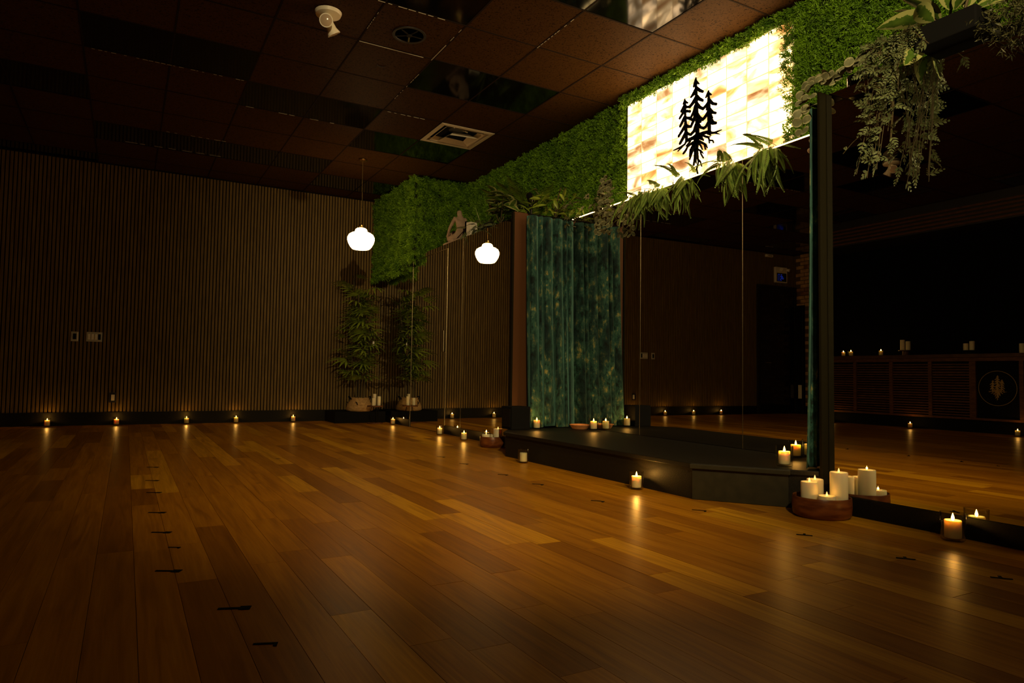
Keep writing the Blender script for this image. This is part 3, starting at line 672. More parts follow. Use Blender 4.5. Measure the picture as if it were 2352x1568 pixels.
# ================================================================= PLANTS ON THE LEDGE, LEFT
def pot(name,label,loc,r=.09,h=.12,cat='pot',mt='blackgloss'):
    t=thing(name,label,cat,loc)
    MB().lathe([(r*.72,0),(r,h),(r*.9,h),(r*.68,.012)],28).build('pot_body',M[mt],t,True,50)
    MB().lathe([(r*.80,h*.80),(r*.80,h*.84)],20).build('soil',M['soil'],t)
    return t
FR=[frondmesh('frond',M['palm'],.62,22,.20,.013,.9,.75),frondmesh('frond',M['palm'],.5,18,.17,.012,1.2,.8)]
pot('plant_pot','black pot of the arching palm on the mirror ledge',(3.66,6.12,ZL+.001),.09,.12)
pl_=thing('parlor_palm','feathery arching palm above the white edged plant on the ledge','plant',(3.66,6.12,ZL+.10))
for k in range(13):
    az=-PI/2+rnd.uniform(-2.0,2.0) if k%3 else PI+rnd.uniform(-.8,.8)
    dx=math.cos(az)*.55
    if dx>0: dx=-.25*dx
    place(FR[k%2],'frond',pl_,(rnd.uniform(-.02,.02),rnd.uniform(-.02,.02),0),aim((dx-.12,math.sin(az)*.8,rnd.uniform(.6,1.3)),rnd.uniform(-.3,.3)),rnd.uniform(.75,1.05))
LV=[leafmesh('leaf',M['rubber'],.17,.085,.3,.35),leafmesh('leaf',M['rubber'],.15,.08,.2,.6),leafmesh('leaf',M['rubber'],.13,.06,.35,.2)]
def rubber(label,loc,n,hh,spread,sc=1,seed=1,azs=None):
    t=thing('rubber_plant',label,'plant',loc); r=random.Random(seed)
    for s in range(3):
        a=s*2.1; top=Vector((math.cos(a)*spread*.4,math.sin(a)*spread*.6,hh*(.7+.3*r.random())))
        pts=[Vector((0,0,-.02)),top*.5+Vector((0,0,.02)),top]; MB().tube(pts,[.006,.005,.003],6).build('stem',M['stem'],t,True)
    for k in range(n):
        q=Vector((r.uniform(-.3,.3)*spread,r.uniform(-.6,.6)*spread,r.uniform(.1,1)*hh)); az=r.uniform(0,2*PI) if azs is None else r.uniform(*azs)
        dv=Vector((math.cos(az),math.sin(az),r.uniform(-.3,1.0)))
        if dv.x>0: dv.x*=.5
        place(r.choice(LV),'leaf',t,q,aim(dv,r.uniform(-.8,.8)),sc*r.uniform(.75,1.15))
    return t
pot('plant_pot','black pot under the white edged plant left of the post',(3.42,6.17,ZL+.001),.075,.09)
rubber('white edged leafy plant on the ledge above the left mirror',(3.34,6.20,ZL+.08),38,.28,.34,1.1,3)
# spiky plant behind the statue
sk=thing('spiky_grass_plant','spiky upright grass plant behind the seated stone figure','plant',(3.50,6.85,ZL+.001))
for k in range(26):
    b=MB(); az=rnd.uniform(0,2*PI); q=rnd.uniform(.2,.8)
    blade(b,(0,0,0),(math.cos(az)*q,math.sin(az)*q,1),(math.sin(az),-math.cos(az),0),rnd.uniform(.28,.45),.012,6,.35); b.build('leaf',M['palmdark'],sk)
# white block and dark plant box beside it
wb=thing('white_block','white painted wooden block standing beside the stone figure','ornament',(3.27,6.74,ZL+.001),.25)
bev(MB().box(-.05,-.035,0,.05,.035,.17).build('block_face',M['white'],wb),.003); bev(MB().box(-.052,.036,0,.075,.06,.185).build('block_back',M['blackmatte'],wb),.003)
bx=thing('plant_box','black planter box with silver trailing leaves on the ledge','planter',(3.32,6.45,ZL+.001))
bev(MB().box(-.06,-.12,0,.06,.12,.10).build('box_body',M['blackmatte'],bx),.004)
SV=[frondmesh('spray',M['silver'],.16,9,.035,.012,1.0,.8,stem=.0012,shape='fern'),frondmesh('spray',M['silver'],.12,8,.03,.011,.6,.8,stem=.0012,shape='fern')]
sv=thing('silver_trailing_plant','silver trailing plant spilling over the left ledge edge','plant',(3.24,6.40,ZL+.09))
for k in range(34): place(rnd.choice(SV),'leaf_spray',sv,(rnd.uniform(-.05,.06),rnd.uniform(-.30,.42),rnd.uniform(-.10,.03)),aim((-.7+rnd.uniform(-.3,.5),rnd.uniform(-.8,.8),rnd.uniform(-.9,.3)),rnd.uniform(-1,1)),rnd.uniform(.7,1.1))
# seated figure
sf=thing('seated_figure','pale stone seated figure with bent knee on the left ledge','sculpture',(3.30,7.13,ZL+.001),0); sf.scale=(1.15,1.25,1.36)
def skin(name, verts, edges, radii, mt, parent, root=0, sub=2):
    me=bpy.data.meshes.new(name); me.from_pydata(verts,edges,[]); me.materials.append(mt)
    o=bpy.data.objects.new(name,me); link(o,parent)
    s=o.modifiers.new('skin','SKIN'); s.use_smooth_shade=True
    for i,r in enumerate(radii): me.skin_vertices[0].data[i].radius=(r,r) if not hasattr(r,'__len__') else r
    me.skin_vertices[0].data[root].use_root=True
    m=o.modifiers.new('sub','SUBSURF'); m.levels=sub; m.render_levels=sub
    return o
# pelvis, waist, chest, neck, head / near knee, foot / far knee, foot / arms resting on the knee  (local: -y is towards the sign)
vs=[(0,-.09,.05),(0,-.075,.13),(0,-.03,.20),(0,.0,.245),(0,.012,.29),
    (-.06,.14,.05),(-.05,.0,.028),(-.02,.17,.10),(-.01,.09,.03),
    (-.06,-.02,.21),(-.075,.06,.14),(-.06,.15,.07),(.05,-.02,.21),(.05,.05,.14),(.0,.14,.075)]
es=[(0,1),(1,2),(2,3),(3,4),(0,5),(5,6),(0,7),(7,8),(2,9),(9,10),(10,11),(2,12),(12,13),(13,14)]
rs=[.055,.042,.048,.018,.036,.026,.018,.026,.018,.020,.015,.012,.020,.015,.012]
skin('figure_body',vs,es,rs,M['stone'],sf)
MB().box(-.09,-.14,0,.07,.18,.018).build('base',M['stone'],sf)
# black curved spotlights on the ledge
def spot(label,loc,rz=0,s=1):
    t=thing('ledge_spotlight',label,'spotlight',loc,rz)
    MB().lathe([(.05*s,0),(.05*s,.01*s),(.012*s,.016*s),(.012*s,.10*s)],20).build('base',M['blackgloss'],t,True,40)
    pts=[(0,0,.10*s),(0,0,.17*s),(0,.02*s,.215*s),(0,.055*s,.25*s)]
    MB().tube(pts,[.014*s,.03*s,.036*s,.036*s],16).build('lamp_head',M['blackgloss'],t,True,50)
    MB().tube([(0,.0555*s,.2505*s),(0,.0562*s,.2512*s)],[.030*s,.030*s],16).build('lens',M['lens'],t)
    return t
spot('black curved spotlight among the leaves at the left alcove corner',(3.36,5.62,ZL+.001),-.2)
spot('black curved spotlight against the moss right of the post',(3.62,2.26,ZL+.001),-.4,1.0)
# leafy filler plants near the left corner of the alcove
lf=[leafmesh('leaf',M['palmdark'],.10,.045,.3,.4),leafmesh('leaf',M['palmdark'],.13,.03,.3,.3)]
fp=thing('leafy_shrub','dark leafy shrub spilling down over the curtain top','plant',(3.55,5.50,ZL+.001))
for k in range(6):
    a=rnd.uniform(-2.2,0); MB().tube([(0,0,0),(math.cos(a)*.08,math.sin(a)*.1,.12),(math.cos(a)*.12,math.sin(a)*.22,.26)],[.004,.003,.002],5).build('stem',M['stem'],fp,True)
for k in range(80):
    q=(rnd.uniform(-.28,.20),rnd.uniform(-.34,.30),rnd.uniform(-.02,.26))
    place(rnd.choice(lf),'leaf',fp,q,aim((rnd.uniform(-1,.3),rnd.uniform(-1,1),rnd.uniform(-.6,.9)),rnd.uniform(-1,1)),rnd.uniform(.6,1.15))
def starmesh():
    b=MB()
    for k in range(5):
        a=(k-2)*.75; blade(b,(0,0,0),(math.sin(a),math.cos(a),0),(0,0,1),.06*(1-.12*abs(k-2)),.024,3,.4)
    return b.mesh('leaf',M['dryleaf'])
sm=starmesh(); iv=thing('ivy_plant','small star leaved ivy hanging below the moss over the curtain','plant',(3.62,5.10,ZL+.02))
for k in range(7):
    y=rnd.uniform(-.30,.32); MB().tube([(0,y*.4,0),(-.02,y*.8,.02),(-.05,y,-.10*rnd.random()-.04)],.0015,4).build('vine',M['stem'],iv)
for k in range(34): place(sm,'leaf',iv,(rnd.uniform(-.08,.02),rnd.uniform(-.34,.36),rnd.uniform(-.16,.12)),aim((-.8,rnd.uniform(-1,.4),rnd.uniform(-.9,.4)),rnd.uniform(-1,1)),rnd.uniform(.6,1.1))
# ---- round-leaf garlands
RL=leafmesh('leaf',M['euca'],.050,.048,.12,.1,9,1)
def garland(label,loc,strings,sc=1,seed=1):
    t=thing('round_leaf_garland',label,'plant',loc); r=random.Random(seed)
    for pts in strings:
        P=[Vector(p) for p in pts]; MB().tube(P,.0014,5).build('vine',M['stem'],t)
        Lt=sum((b_-a_).length for a_,b_ in zip(P[:-1],P[1:])); n=max(2,int(Lt/(.052*sc)))
        for k in range(n+1):
            s_=Lt*k/n; q=P[-1]
            for a_,b_ in zip(P[:-1],P[1:]):
                l=(b_-a_).length
                if s_<=l: q=a_.lerp(b_,s_/l); break
                s_-=l
            for sg_ in(-1,1):
                dv=Vector((-.25+r.uniform(-.3,.3),sg_*1.0,r.uniform(-.5,.1)))
                yv=dv.normalized(); nz=Vector((-.6+r.uniform(-.5,.5),-.75+r.uniform(-.5,.4),r.uniform(-.3,.5))); nz=(nz-yv*nz.dot(yv)).normalized(); xv=yv.cross(nz); m_=Matrix((xv,yv,nz)).transposed()
                place(RL,'leaf',t,q,m_,sc*r.uniform(.85,1.15))
    return t
garland('pale round leaf garland hanging at the lower left of the sign',(3.60,4.75,ZL+.10),
  [[(0,.02,.12),(-.02,.05,.0),(-.03,.06,-.10),(-.03,.065,-.33)],[(0,-.02,.14),(-.02,0,.0),(-.03,.01,-.12),(-.03,.01,-.35)],[(0,-.05,.08),(-.02,-.06,0),(-.03,-.055,-.10),(-.03,-.055,-.33)],[(0,-.03,.08),(-.02,-.10,.02),(-.03,-.105,-.10),(-.03,-.105,-.36)]],1.0,3)
garland('pale round leaf garland drooping over the black post top',(3.16,2.30,ZL+.06),
  [[(.05,.02,.06),(-.02,.05,.04),(-.06,.07,-.06),(-.06,.07,-.24)],[(.05,.0,.05),(-.02,.03,.03),(-.05,.035,-.03),(-.05,.035,-.12)],[(.1,.0,.05),(.02,.0,.06),(-.03,-.03,.02)],
   [(.10,-.02,.05),(.12,-.10,.10),(.05,-.16,.08)],[(.1,-.02,.06),(.2,-.10,.14),(.15,-.2,.12)]],.95,5)
pt=thing('black_pot','glossy black round pot on the ledge behind the post','pot',(3.285,2.15,ZL+.001))
MB().lathe([(.06,0),(.07,.01),(.072,.075),(.066,.078),(.06,.02)],32).build('pot_body',M['blackgloss'],pt,True,50)
# ---- hanging ferns under the sign
FE=[frondmesh('frond',M['fern'],.25,24,.034,.0105,1.2,1.05,stem=.0013,shape='fern'),frondmesh('frond',M['fern'],.29,28,.036,.0105,1.4,1.05,stem=.0013,shape='fern'),frondmesh('frond',M['fern'],.20,20,.038,.011,1.1,1.05,stem=.0013,shape='fern')]
def fern(label,y,n,x=3.70,spread=.09,sc=1,upr=.25,seed=0):
    t=thing('hanging_fern',label,'plant',(x,y,ZL+.01)); r=random.Random(seed)
    for k in range(n):
        dv=Vector((-.40+r.uniform(-.15,.12),r.uniform(-.42,.32),r.uniform(-.9,-.15) if r.random()>upr*.22 else r.uniform(.1,.5)))
        place(FE[k%3],'frond',t,(r.uniform(-.05,.03),r.uniform(-spread,spread),r.uniform(-.005,.03)),aim(dv,r.uniform(-.9,.9)),sc*r.uniform(.65,1.15))
fern('small hanging fern beside the round leaf garland',4.47,22,3.70,.10,1.0,.2,1)
fern('hanging fern under the left part of the sign',4.20,26,3.69,.11,.95,.35,2)
fern('hanging fern under the pine roots of the sign',3.86,24,3.69,.09,1.05,.3,3)
fern('hanging fern left of the mirror seam under the sign',3.40,24,3.67,.06,1.15,.5,4)
fern('hanging fern under the right end of the sign',3.07,26,3.66,.08,1.15,.6,5)
# ---- right ledge: big leaved plant, dry grass, trough, silver ivy
tr_=thing('plant_trough','black plant trough overhanging the ledge above the right mirror','planter',(3.17,1.63,ZL+.001))
bev(MB().box(-.09,-.13,0,.12,.13,.10).build('trough_body',M['blackmatte'],tr_),.006)
BL=[leafmesh('leaf',M['rubber'],.24,.10,.25,.25,8),leafmesh('leaf',M['rubber'],.20,.095,.3,.5,8)]
rp=thing('variegated_rubber_plant','large white edged rubber plant above the black trough','plant',(3.18,1.70,ZL+.055))
for k,(q,dv,ro) in enumerate([((-.04,.02,.05),(-.1,.9,-.62),.9),((-.04,.02,.09),(-.1,.9,.45),.7),((-.05,.06,.06),(-.5,.6,-.5),.2),((0,.0,.07),(-.25,.3,.9),.2),((-.03,-.06,.10),(-.5,-.2,.75),.5),((-.02,-.14,.05),(-.2,-1,.22),.9),
    ((-.03,-.08,.09),(-.3,-.6,.6),0),((-.05,.0,.07),(-.75,.1,.25),.8),((.02,.06,.10),(0,.6,.8),.1),((-.02,-.22,.06),(-.15,-.95,.10),1.1),((.02,-.1,.10),(-.1,-.4,.9),-.5),((0,.08,.07),(-.2,.8,.1),-.6),((.03,-.18,.10),(0,-.8,.6),.4),((-.04,.03,.02),(-.3,.6,-.75),1.2)]):
    place(BL[k%2],'leaf',rp,q,aim(dv,ro),rnd.uniform(.8,1.05))
for k in range(4): MB().tube([(.01,.03*k-.05,-.02),(.0,.06*k-.1,.06),(.0,.07*k-.12,.13)],.006,6).build('stem',M['stem'],rp,True)
dg=thing('dry_grass_clump','wispy dry grass clump at the right end of the ledge','plant',(3.12,1.27,ZL+.001))
P=nr.normal(0,1,(700,3))*np.array([.05,.095,.045])+np.array([0,0,.0]); scatter('grass',TF,P,np.tile((-.3,0,-.1),(700,1)),.5,1.1,M['dryleaf'],dg,.9,.2)
hv=thing('hanging_silver_ivy','large silver leaved vine hanging in front of the right mirror','plant',(3.07,1.86,ZL+.04))
def vine(t,pts,mesh,n,sc,r):
    P=[Vector(p) for p in pts]; MB().tube(P,.0016,5).build('vine',M['stem'],t)
    for k in range(n):
        f=(k+.5)/n*(len(P)-1); i=min(int(f),len(P)-2); q=P[i].lerp(P[i+1],f-i)
        place(r.choice(mesh),'leaf_spray',t,q,aim((r.uniform(-1,.1),r.uniform(-1,1),r.uniform(-1,.35)),r.uniform(-1.2,1.2)),sc*r.uniform(.6,1.1))
rv=random.Random(11)
SP=[frondmesh('spray',M['silver'],.065,4,.034,.0125,.8,.8,stem=.0011,shape='fern'),frondmesh('spray',M['silver'],.05,3,.032,.013,.5,.8,stem=.0011,shape='fern')]
for k in range(15):
    y1=rv.uniform(-.02,.17); z1=-rv.uniform(.38,.60); y0=rv.uniform(-.10,.12)
    vine(hv,[(.05,y0,.02),(-.02,y0*1.1,.04),(-.05,y0*.9+.02,-.10),(-.05,(y0*.4+y1*.6),z1*.55),(-.05,y1,z1)],SP,17,1.0,rv)
for k in range(11):
    y1=rv.uniform(-.20,.14); z1=-rv.uniform(.05,.24); y0=rv.uniform(-.12,.14)
    vine(hv,[(.05,y0,.02),(-.01,y0,.07),(-.05,(y0+y1)/2,.02),(-.05,y1,z1)],SP,12,1.0,rv)
vine(hv,[(-.05,.10,-.36),(-.05,.17,-.40),(-.05,.22,-.44)],SP,2,.5,rv)
# ================================================================= CURTAINS
def curtain(label, path, ztop, zbot, nfold, amp, seed, flare=1.15, loc=None):
    r=random.Random(seed); P=[Vector((*p,0)) for p in path]; seg=[(b_-a_).length for a_,b_ in zip(P[:-1],P[1:])]; LT=sum(seg)
    nu=nfold*12; nv=26; ph=[r.uniform(-.9,.9) for _ in range(nfold+2)]; am=[r.uniform(.55,1.3) for _ in range(nfold+2)]; b=MB(); v=[]
    t=thing('curtain',label,'curtain',loc or (P[0].x,P[0].y,zbot))
    org=Vector(t.location)
    for j in range(nv+1):
        tv=j/nv; z=ztop+(zbot-ztop)*tv
        for i in range(nu+1):
            tu=i/nu; s=LT*tu; k=0
            while k<len(seg)-1 and s>seg[k]: s-=seg[k]; k+=1
            q=P[k].lerp(P[k+1],s/seg[k]); d=(P[k+1]-P[k]).normalized(); n=Vector((d.y,-d.x,0))
            f=tu*nfold+.28*math.sin(2*PI*tu*1.6+seed)*math.sin(PI*tu)+.12*math.sin(2*PI*tu*3.7); f=max(0,min(nfold-1e-4,f)); i0=int(min(f,nfold-1)); fr=f-i0; A=am[i0]*(1-fr)+am[i0+1]*fr; pp=ph[i0]*(1-fr)+ph[i0+1]*fr
            w=abs(math.sin(PI*f+pp*.5+.35*tv*pp))*2-1.15
            off=amp*A*w*(.55+.45*tv)+.03*tv*tv*flare
            q=q+n*off+d*(amp*.5*math.cos(2*PI*f*1.0+pp))*tv
            zz=z+(.012*math.sin(tu*9+seed)-.0 if j==nv else 0)
            v.append((q.x-org.x,q.y-org.y,max(zz,zbot)-org.z))
    f=[(j*(nu+1)+i,j*(nu+1)+i+1,(j+1)*(nu+1)+i+1,(j+1)*(nu+1)+i) for j in range(nv) for i in range(nu)]
    b.add(v,f); o=b.build('fabric',M['velvet'],t,True,180)
    m=o.modifiers.new('thick','SOLIDIFY'); m.thickness=.004
    rp_=MB().tube([(P[0].x-org.x,P[0].y-org.y,ztop-org.z+.01),(P[-1].x-org.x,P[-1].y-org.y,ztop-org.z+.01)],.008,8).build('rod',M['blackmatte'],t,True)
    return t
curtain('teal patterned velvet curtain at the left end of the stage',[(3.175,5.36),(3.44,5.345),(3.695,5.36)],ZL-.03,ZS+.006,6,.064,4,1.6)
curtain('teal patterned velvet curtain partly hidden behind the right post',[(3.58,2.375),(3.38,2.38),(3.165,2.375)],ZL-.03,ZS+.006,5,.024,9,.9)
# ================================================================= CANDLES
GP=[(.036,0),(.041,.006),(.043,.105),(.041,.105),(.0385,.014),(.030,.010)]
def flame_mb(s=1):
    return MB().lathe([(.0008*s,0),(.0040*s,.004*s),(.0050*s,.009*s),(.0032*s,.016*s),(.0006*s,.024*s)],10)
FMs=flame_mb().mesh('flame',M['flame'],True); FMd=flame_mb().mesh('flame',M['flame_dim'],True)
GM=MB().lathe(GP,28).mesh('glass',M['glass'],True)
GB=MB().lathe([(.0355,.001),(.037,.009)],28).mesh('glass_base',M['glass'],True)
def waxmesh(r,h,m_,name='wax'):
    return MB().lathe([(r*.96,0),(r,.004),(r,h-.003),(r*.96,h),(r*.80,h-.002),(r*.55,h-.006)],28).mesh(name,m_,True)
WM=waxmesh(.0290,.066,M['wax']); WK=MB().lathe([(.0011,0),(.0008,.009)],6).mesh('wick',M['wick'])
flame_lights=[]
def add_light(t,z,w,dx=0,r=.004):
    l=bpy.data.lights.new('flame_light','POINT'); l.energy=w; l.color=(1,.45,.08); l.shadow_soft_size=r
    o=bpy.data.objects.new('flame_light',l); link(o,t); o.location=(dx,0,z)
def votive(label,x,y,z=0,s=1,lit=True,group=None,w=1.0,light=True,glass=True):
    t=thing('votive_candle',label,'candle',(x,y,z+.0005),0,group)
    if glass:
        place(GM,'glass',t,(0,0,0),(0,0,0),s)
    place(WM,'wax',t,(0,0,.011*s),(0,0,0),s)
    place(WK,'wick',t,(0,0,.070*s),(0,0,0),s)
    if lit:
        place(FMs,'flame',t,(0,0,.073*s),(0,0,0),1.25*s)
        if light: add_light(t,.086*s,CANDLE_W*w)
    return t
rowl=['first small glass candle along the slatted wall, nearest the left edge','second small glass candle along the slatted wall, under the white outlet','third small glass candle along the slatted wall','fourth small glass candle along the slatted wall','fifth small glass candle along the slatted wall, nearest the palm']
for (x,y),lb in zip([(-.77,YF-.085),(-.075,YF-.085),(.69,YF-.085),(1.275,YF-.085),(2.00,YF-.085)],rowl): votive(lb,x,y,s=.92,w=.6)
votive('lit glass candle on the floor beside the wooden candle stand',3.105,8.68,s=.92,w=.7)
votive('lit glass candle by the mirrored door handle side on the floor',3.07,7.05,s=.95,w=.8)
votive('lit glass candle on the floor left of the small wooden bowl',3.05,6.38,s=.97,w=.8)
votive('unlit looking pale glass candle in front of the stage front',2.695,4.57,s=1.0,lit=False)
votive('bright lit glass candle in front of the stage middle',2.700,3.235,s=1.02,w=1.4)
votive('lit glass candle at the far right by the black baseboard',3.085,1.63,s=1.12,w=.6)
votive('lit glass candle on the stage left of the curtain bottom',3.20,5.20,ZS,s=1.0,w=1.0)
votive('lit glass candle on the stage right of the clay saucer',3.625,4.93,ZS,s=1.0,w=1.0)
votive('front one of two glass candles at the right stage end',3.15,2.535,ZS,s=1.05,w=1.1)
votive('rear one of two glass candles at the right stage end',3.57,2.79,ZS,s=1.0,w=1.0)
# candles only seen in the mirrors
for k,(x,lb) in enumerate([(-1.42,'small glass candle along the slatted wall, seen in the stage mirror third'),(-2.08,'small glass candle along the slatted wall, seen in the stage mirror nearest the door')]): votive(lb,x,YF-.085,s=.92,w=.5)
def pillar(label,x,y,z,r,h,lit=True,group=None,m_='waxp',flame=1.0,light=0,cat='candle'):
    t=thing('pillar_candle',label,cat,(x,y,z+.0005),0,group)
    MB().lathe([(r*.97,0),(r,.004),(r,h-.005),(r*.96,h),(r*.82,h-.001),(r*.6,h-.006),(r*.2,h-.008)],32).build('wax',M[m_],t,True)
    place(WK,'wick',t,(0,0,h-.008))
    if lit:
        place(FMd,'flame',t,(0,0,h-.004),(0,0,0),flame)
        if light: add_light(t,h+.008,light)
    return t
# small wooden bowl left of the stage
def bowl(name,label,x,y,z,r,h,m_,cat='bowl'):
    t=thing(name,label,cat,(x,y,z+.0005))
    MB().lathe([(r*.86,0),(r*.97,.012),(r,h*.5),(r*.985,h-.004),(r*.97,h),(r*.93,h-.003),(r*.92,.03),(r*.5,.024)],48).build('bowl_body',M[m_],t,True,60); return t
bowl('wooden_bowl','small turned wooden bowl of candles left of the stage',3.02,5.70,0,.118,.100,'bowlwood')
pillar('thick lit pillar candle in the small wooden bowl',3.055,5.655,.0255,.042,.145,True,light=.08)
pillar('low lit pillar candle at the left side of the small wooden bowl',2.975,5.74,.0255,.040,.090,True)
pillar('low pillar candle at the back of the small wooden bowl',3.06,5.755,.0255,.030,.085,False)
# big bowl on the right
bowl('wooden_bowl','large turned wooden bowl of pillar candles right of the stage',3.025,2.215,0,.138,.100,'bowlwood')
pillar('tallest pillar candle in the large wooden bowl',3.067,2.150,.0255,.0415,.196,light=.08)
pillar('left medium pillar candle in the large wooden bowl',2.975,2.247,.0255,.0405,.142,light=.08)
pillar('rear medium pillar candle behind the tall one in the large bowl',3.055,2.275,.0255,.040,.146,light=.06)
pillar('lowest pillar candle at the front of the large wooden bowl',2.975,2.150,.0255,.040,.088,light=.08)
# three pillars on the candle stand
pillar('tallest of three pillar candles on the candle stand',2.935,8.95,.2425,.023,.152,False)
pillar('middle pillar candle at the right on the candle stand',2.975,8.88,.2425,.023,.122,False)
pillar('shortest pillar candle at the left on the candle stand',2.895,8.865,.2425,.023,.100,False)
# clay saucer on the stage
ts=thing('clay_saucer','shallow terracotta clay saucer on the stage by the curtain','saucer',(3.565,5.055,ZS+.0005))
MB().lathe([(.062,0),(.070,.006),(.088,.034),(.094,.037),(.094,.042),(.086,.042),(.066,.012),(.03,.010)],40).build('saucer_body',M['terracotta'],ts,True,50)
# ================================================================= PENDANT LAMPS
PP=[(.030,.250),(.050,.248),(.066,.235),(.073,.212),(.080,.200),(.110,.192),(.140,.172),(.156,.140),(.157,.112),(.146,.072),(.124,.032),(.104,.010),(.096,.004),(.060,.0),(.02,.0)]
def pendant(label,x,y):
    t=thing('pendant_lamp',label,'lamp',(x,y,2.12))
    MB().lathe(PP[::-1],40).build('glass_shade',M['pendant'],t,True,40)
    MB().lathe([(.030,.248),(.033,.252),(.033,.285),(.012,.30)],20).build('fitter',M['brass'],t,True,40)
    MB().tube([(0,0,.30),(0.002,0,.60),(-.002,0,.90),(0,0,H-2.12-.02)],.0035,8).build('cord',M['brass'],t,True)
    MB().lathe([(.045,H-2.12-.024),(.052,H-2.12-.016),(.052,H-2.12-.006)],24).build('canopy',M['brass'],t,True,40)
pendant('white schoolhouse pendant lamp hanging left of the moss corner',2.345,7.80)
tk=thing('added_spotlight','black spotlight added out of view behind the camera, aimed at the planted ledge','spotlight',(.1,-1.2,H-.002))  # added lamp, never in view, brightens ledge, moss and curtain
MB().lathe([(.05,-.02),(.055,-.012),(.055,0)],24).build('base_plate',M['black'],tk,True,40)
td=(Vector((3.5,3.9,2.3))-Vector((.1,-1.2,H-.14))).normalized(); tc=Vector((0,0,-.14))
MB().tube([(0,0,-.02),(0,0,-.12)],.008,8).build('arm',M['black'],tk,True)
MB().tube([tc-td*.09,tc-td*.085,tc+td*.05,tc+td*.055],[.03,.04,.045,.045],24).build('lamp_head',M['black'],tk,True,45)
l=bpy.data.lights.new('spot_beam','SPOT'); l.energy=SPOT_W; l.color=(1,.74,.36); l.spot_size=math.radians(68); l.spot_blend=.8; l.shadow_soft_size=.04
o=bpy.data.objects.new('spot_beam',l); link(o,tk); o.location=tc+td*.07; o.rotation_euler=td.to_track_quat('-Z','Y').to_euler()
# second added lamp, out of view, brightening the middle of the floor
tk=thing('added_spotlight','black spotlight added out of view behind the camera, washing the floor middle','spotlight',(1.7,-1.5,H-.002))
MB().lathe([(.05,-.02),(.055,-.012),(.055,0)],24).build('base_plate',M['black'],tk,True,40)
td=(Vector((1.60,4.1,0))-Vector((1.7,-1.5,H-.14))).normalized()
MB().tube([(0,0,-.02),(0,0,-.12)],.008,8).build('arm',M['black'],tk,True)
MB().tube([tc-td*.09,tc-td*.085,tc+td*.05,tc+td*.055],[.03,.04,.045,.045],24).build('lamp_head',M['black'],tk,True,45)
l=bpy.data.lights.new('spot_beam','SPOT'); l.energy=FLOOR_W; l.color=(1,.62,.2); l.spot_size=math.radians(38); l.spot_blend=1; l.shadow_soft_size=.05
o=bpy.data.objects.new('spot_beam',l); link(o,tk); o.location=tc+td*.07; o.rotation_euler=td.to_track_quat('-Z','Y').to_euler()
# ================================================================= CEILING FIXTURES
vt=thing('ceiling_diffuser','square cream ceiling air diffuser with its centre hanging open','vent',(CX0+1.5*T,CY0+2.5*T,H-.004))
a=.298; b=MB()
def ring(b,r0,z0,r1,z1):
    v=[(s*r0,t*r0,z0) for s,t in((-1,-1),(1,-1),(1,1),(-1,1))]+[(s*r1,t*r1,z1) for s,t in((-1,-1),(1,-1),(1,1),(-1,1))]
    b.add(v,[(k,(k+1)%4,4+(k+1)%4,4+k) for k in range(4)])
ring(b,.298,0,.255,-.004); ring(b,.255,-.004,.252,.03); ring(b,.252,.03,.13,.085); ring(b,.298,.0,.298,.02); b.build('frame',M['cream'],vt)
b=MB(); ring(b,.225,-.002,.215,.004); ring(b,.215,.004,.17,.040); ring(b,.17,.04,.10,.05); o=b.build('vane',M['cream'],vt)
b=MB(); ring(b,.165,-.006,.155,.0); ring(b,.155,.0,.09,.045); b.add([(-.09,-.09,.045),(.09,-.09,.045),(.09,.09,.045),(-.09,.09,.045)],[(0,1,2,3)]); o=b.build('centre_plate',M['cream'],vt); o.location=(.03,.05,-.005); o.rotation_euler=(.10,-.05,.0)
MB().box(-.25,-.25,.087,.25,.25,.090).build('back_pan',M['cream'],vt)
MB().lathe([(.085,.02),(.085,.086),(.083,.086)],28,(-.06,-.13,0)).build('duct_opening',M['black'],vt,True,40)
MB().tube([(-.14,-.24,.0),(-.13,-.18,.05),(-.05,-.16,.03),(.06,-.13,.02)],.007,6).build('bracket',M['white'],vt,True)
def twin(label,x,y,rz):
    t=thing('emergency_light',label,'light',(x,y,H-.002),rz)
    MB().lathe([(.060,-.030),(.085,-.022),(.092,-.004),(.092,0)],32).build('base_plate',M['white'],t,True,40)
    for k,(dx,dy,dz,tx,ty) in enumerate([(-.020,-.035,-.085,-.3,-1.0),(.035,.035,-.095,.55,.15)]):
        MB().tube([(dx*.4,dy*.4,-.028),(dx,dy,dz+.03)],.016,10).build('arm',M['white'],t,True)
        d=Vector((tx,ty,-.35 if k==0 else -.9)).normalized(); c=Vector((dx,dy,dz))
        MB().tube([c-d*.045,c-d*.03,c+d*.005,c+d*.035,c+d*.040],[.018,.030,.034,.046,.046],20).build('lamp_head',M['white'],t,True,45)
        MB().tube([c+d*.0405,c+d*.042],[.040,.038],20).build('lens',M['lens'],t,True,45)
twin('white twin headed emergency light on the ceiling, top left',1.14,4.71,.0)
twin('white twin headed emergency light seen reflected right of the post',-1.25,4.63,1.2)
sp=thing('ceiling_speaker','round black recessed ceiling speaker with open grille','speaker',(1.744,4.719,H-.001))
MB().lathe([(.125,0),(.125,-.006),(.108,-.006),(.104,0)],36).build('rim',M['black'],sp,True,40)
MB().lathe([(.104,-.001),(.101,-.001)],36).build('cone',M['blackgloss'],sp,True,40)
for k in range(5): a=k*2*PI/5; MB().obox((.05*math.cos(a),.05*math.sin(a),-.004),(.05*math.cos(a),.05*math.sin(a),0),(-.006*math.sin(a),.006*math.cos(a),0),(0,0,.002)).build('spoke',M['steel' if k==1 else 'plinth'],sp)
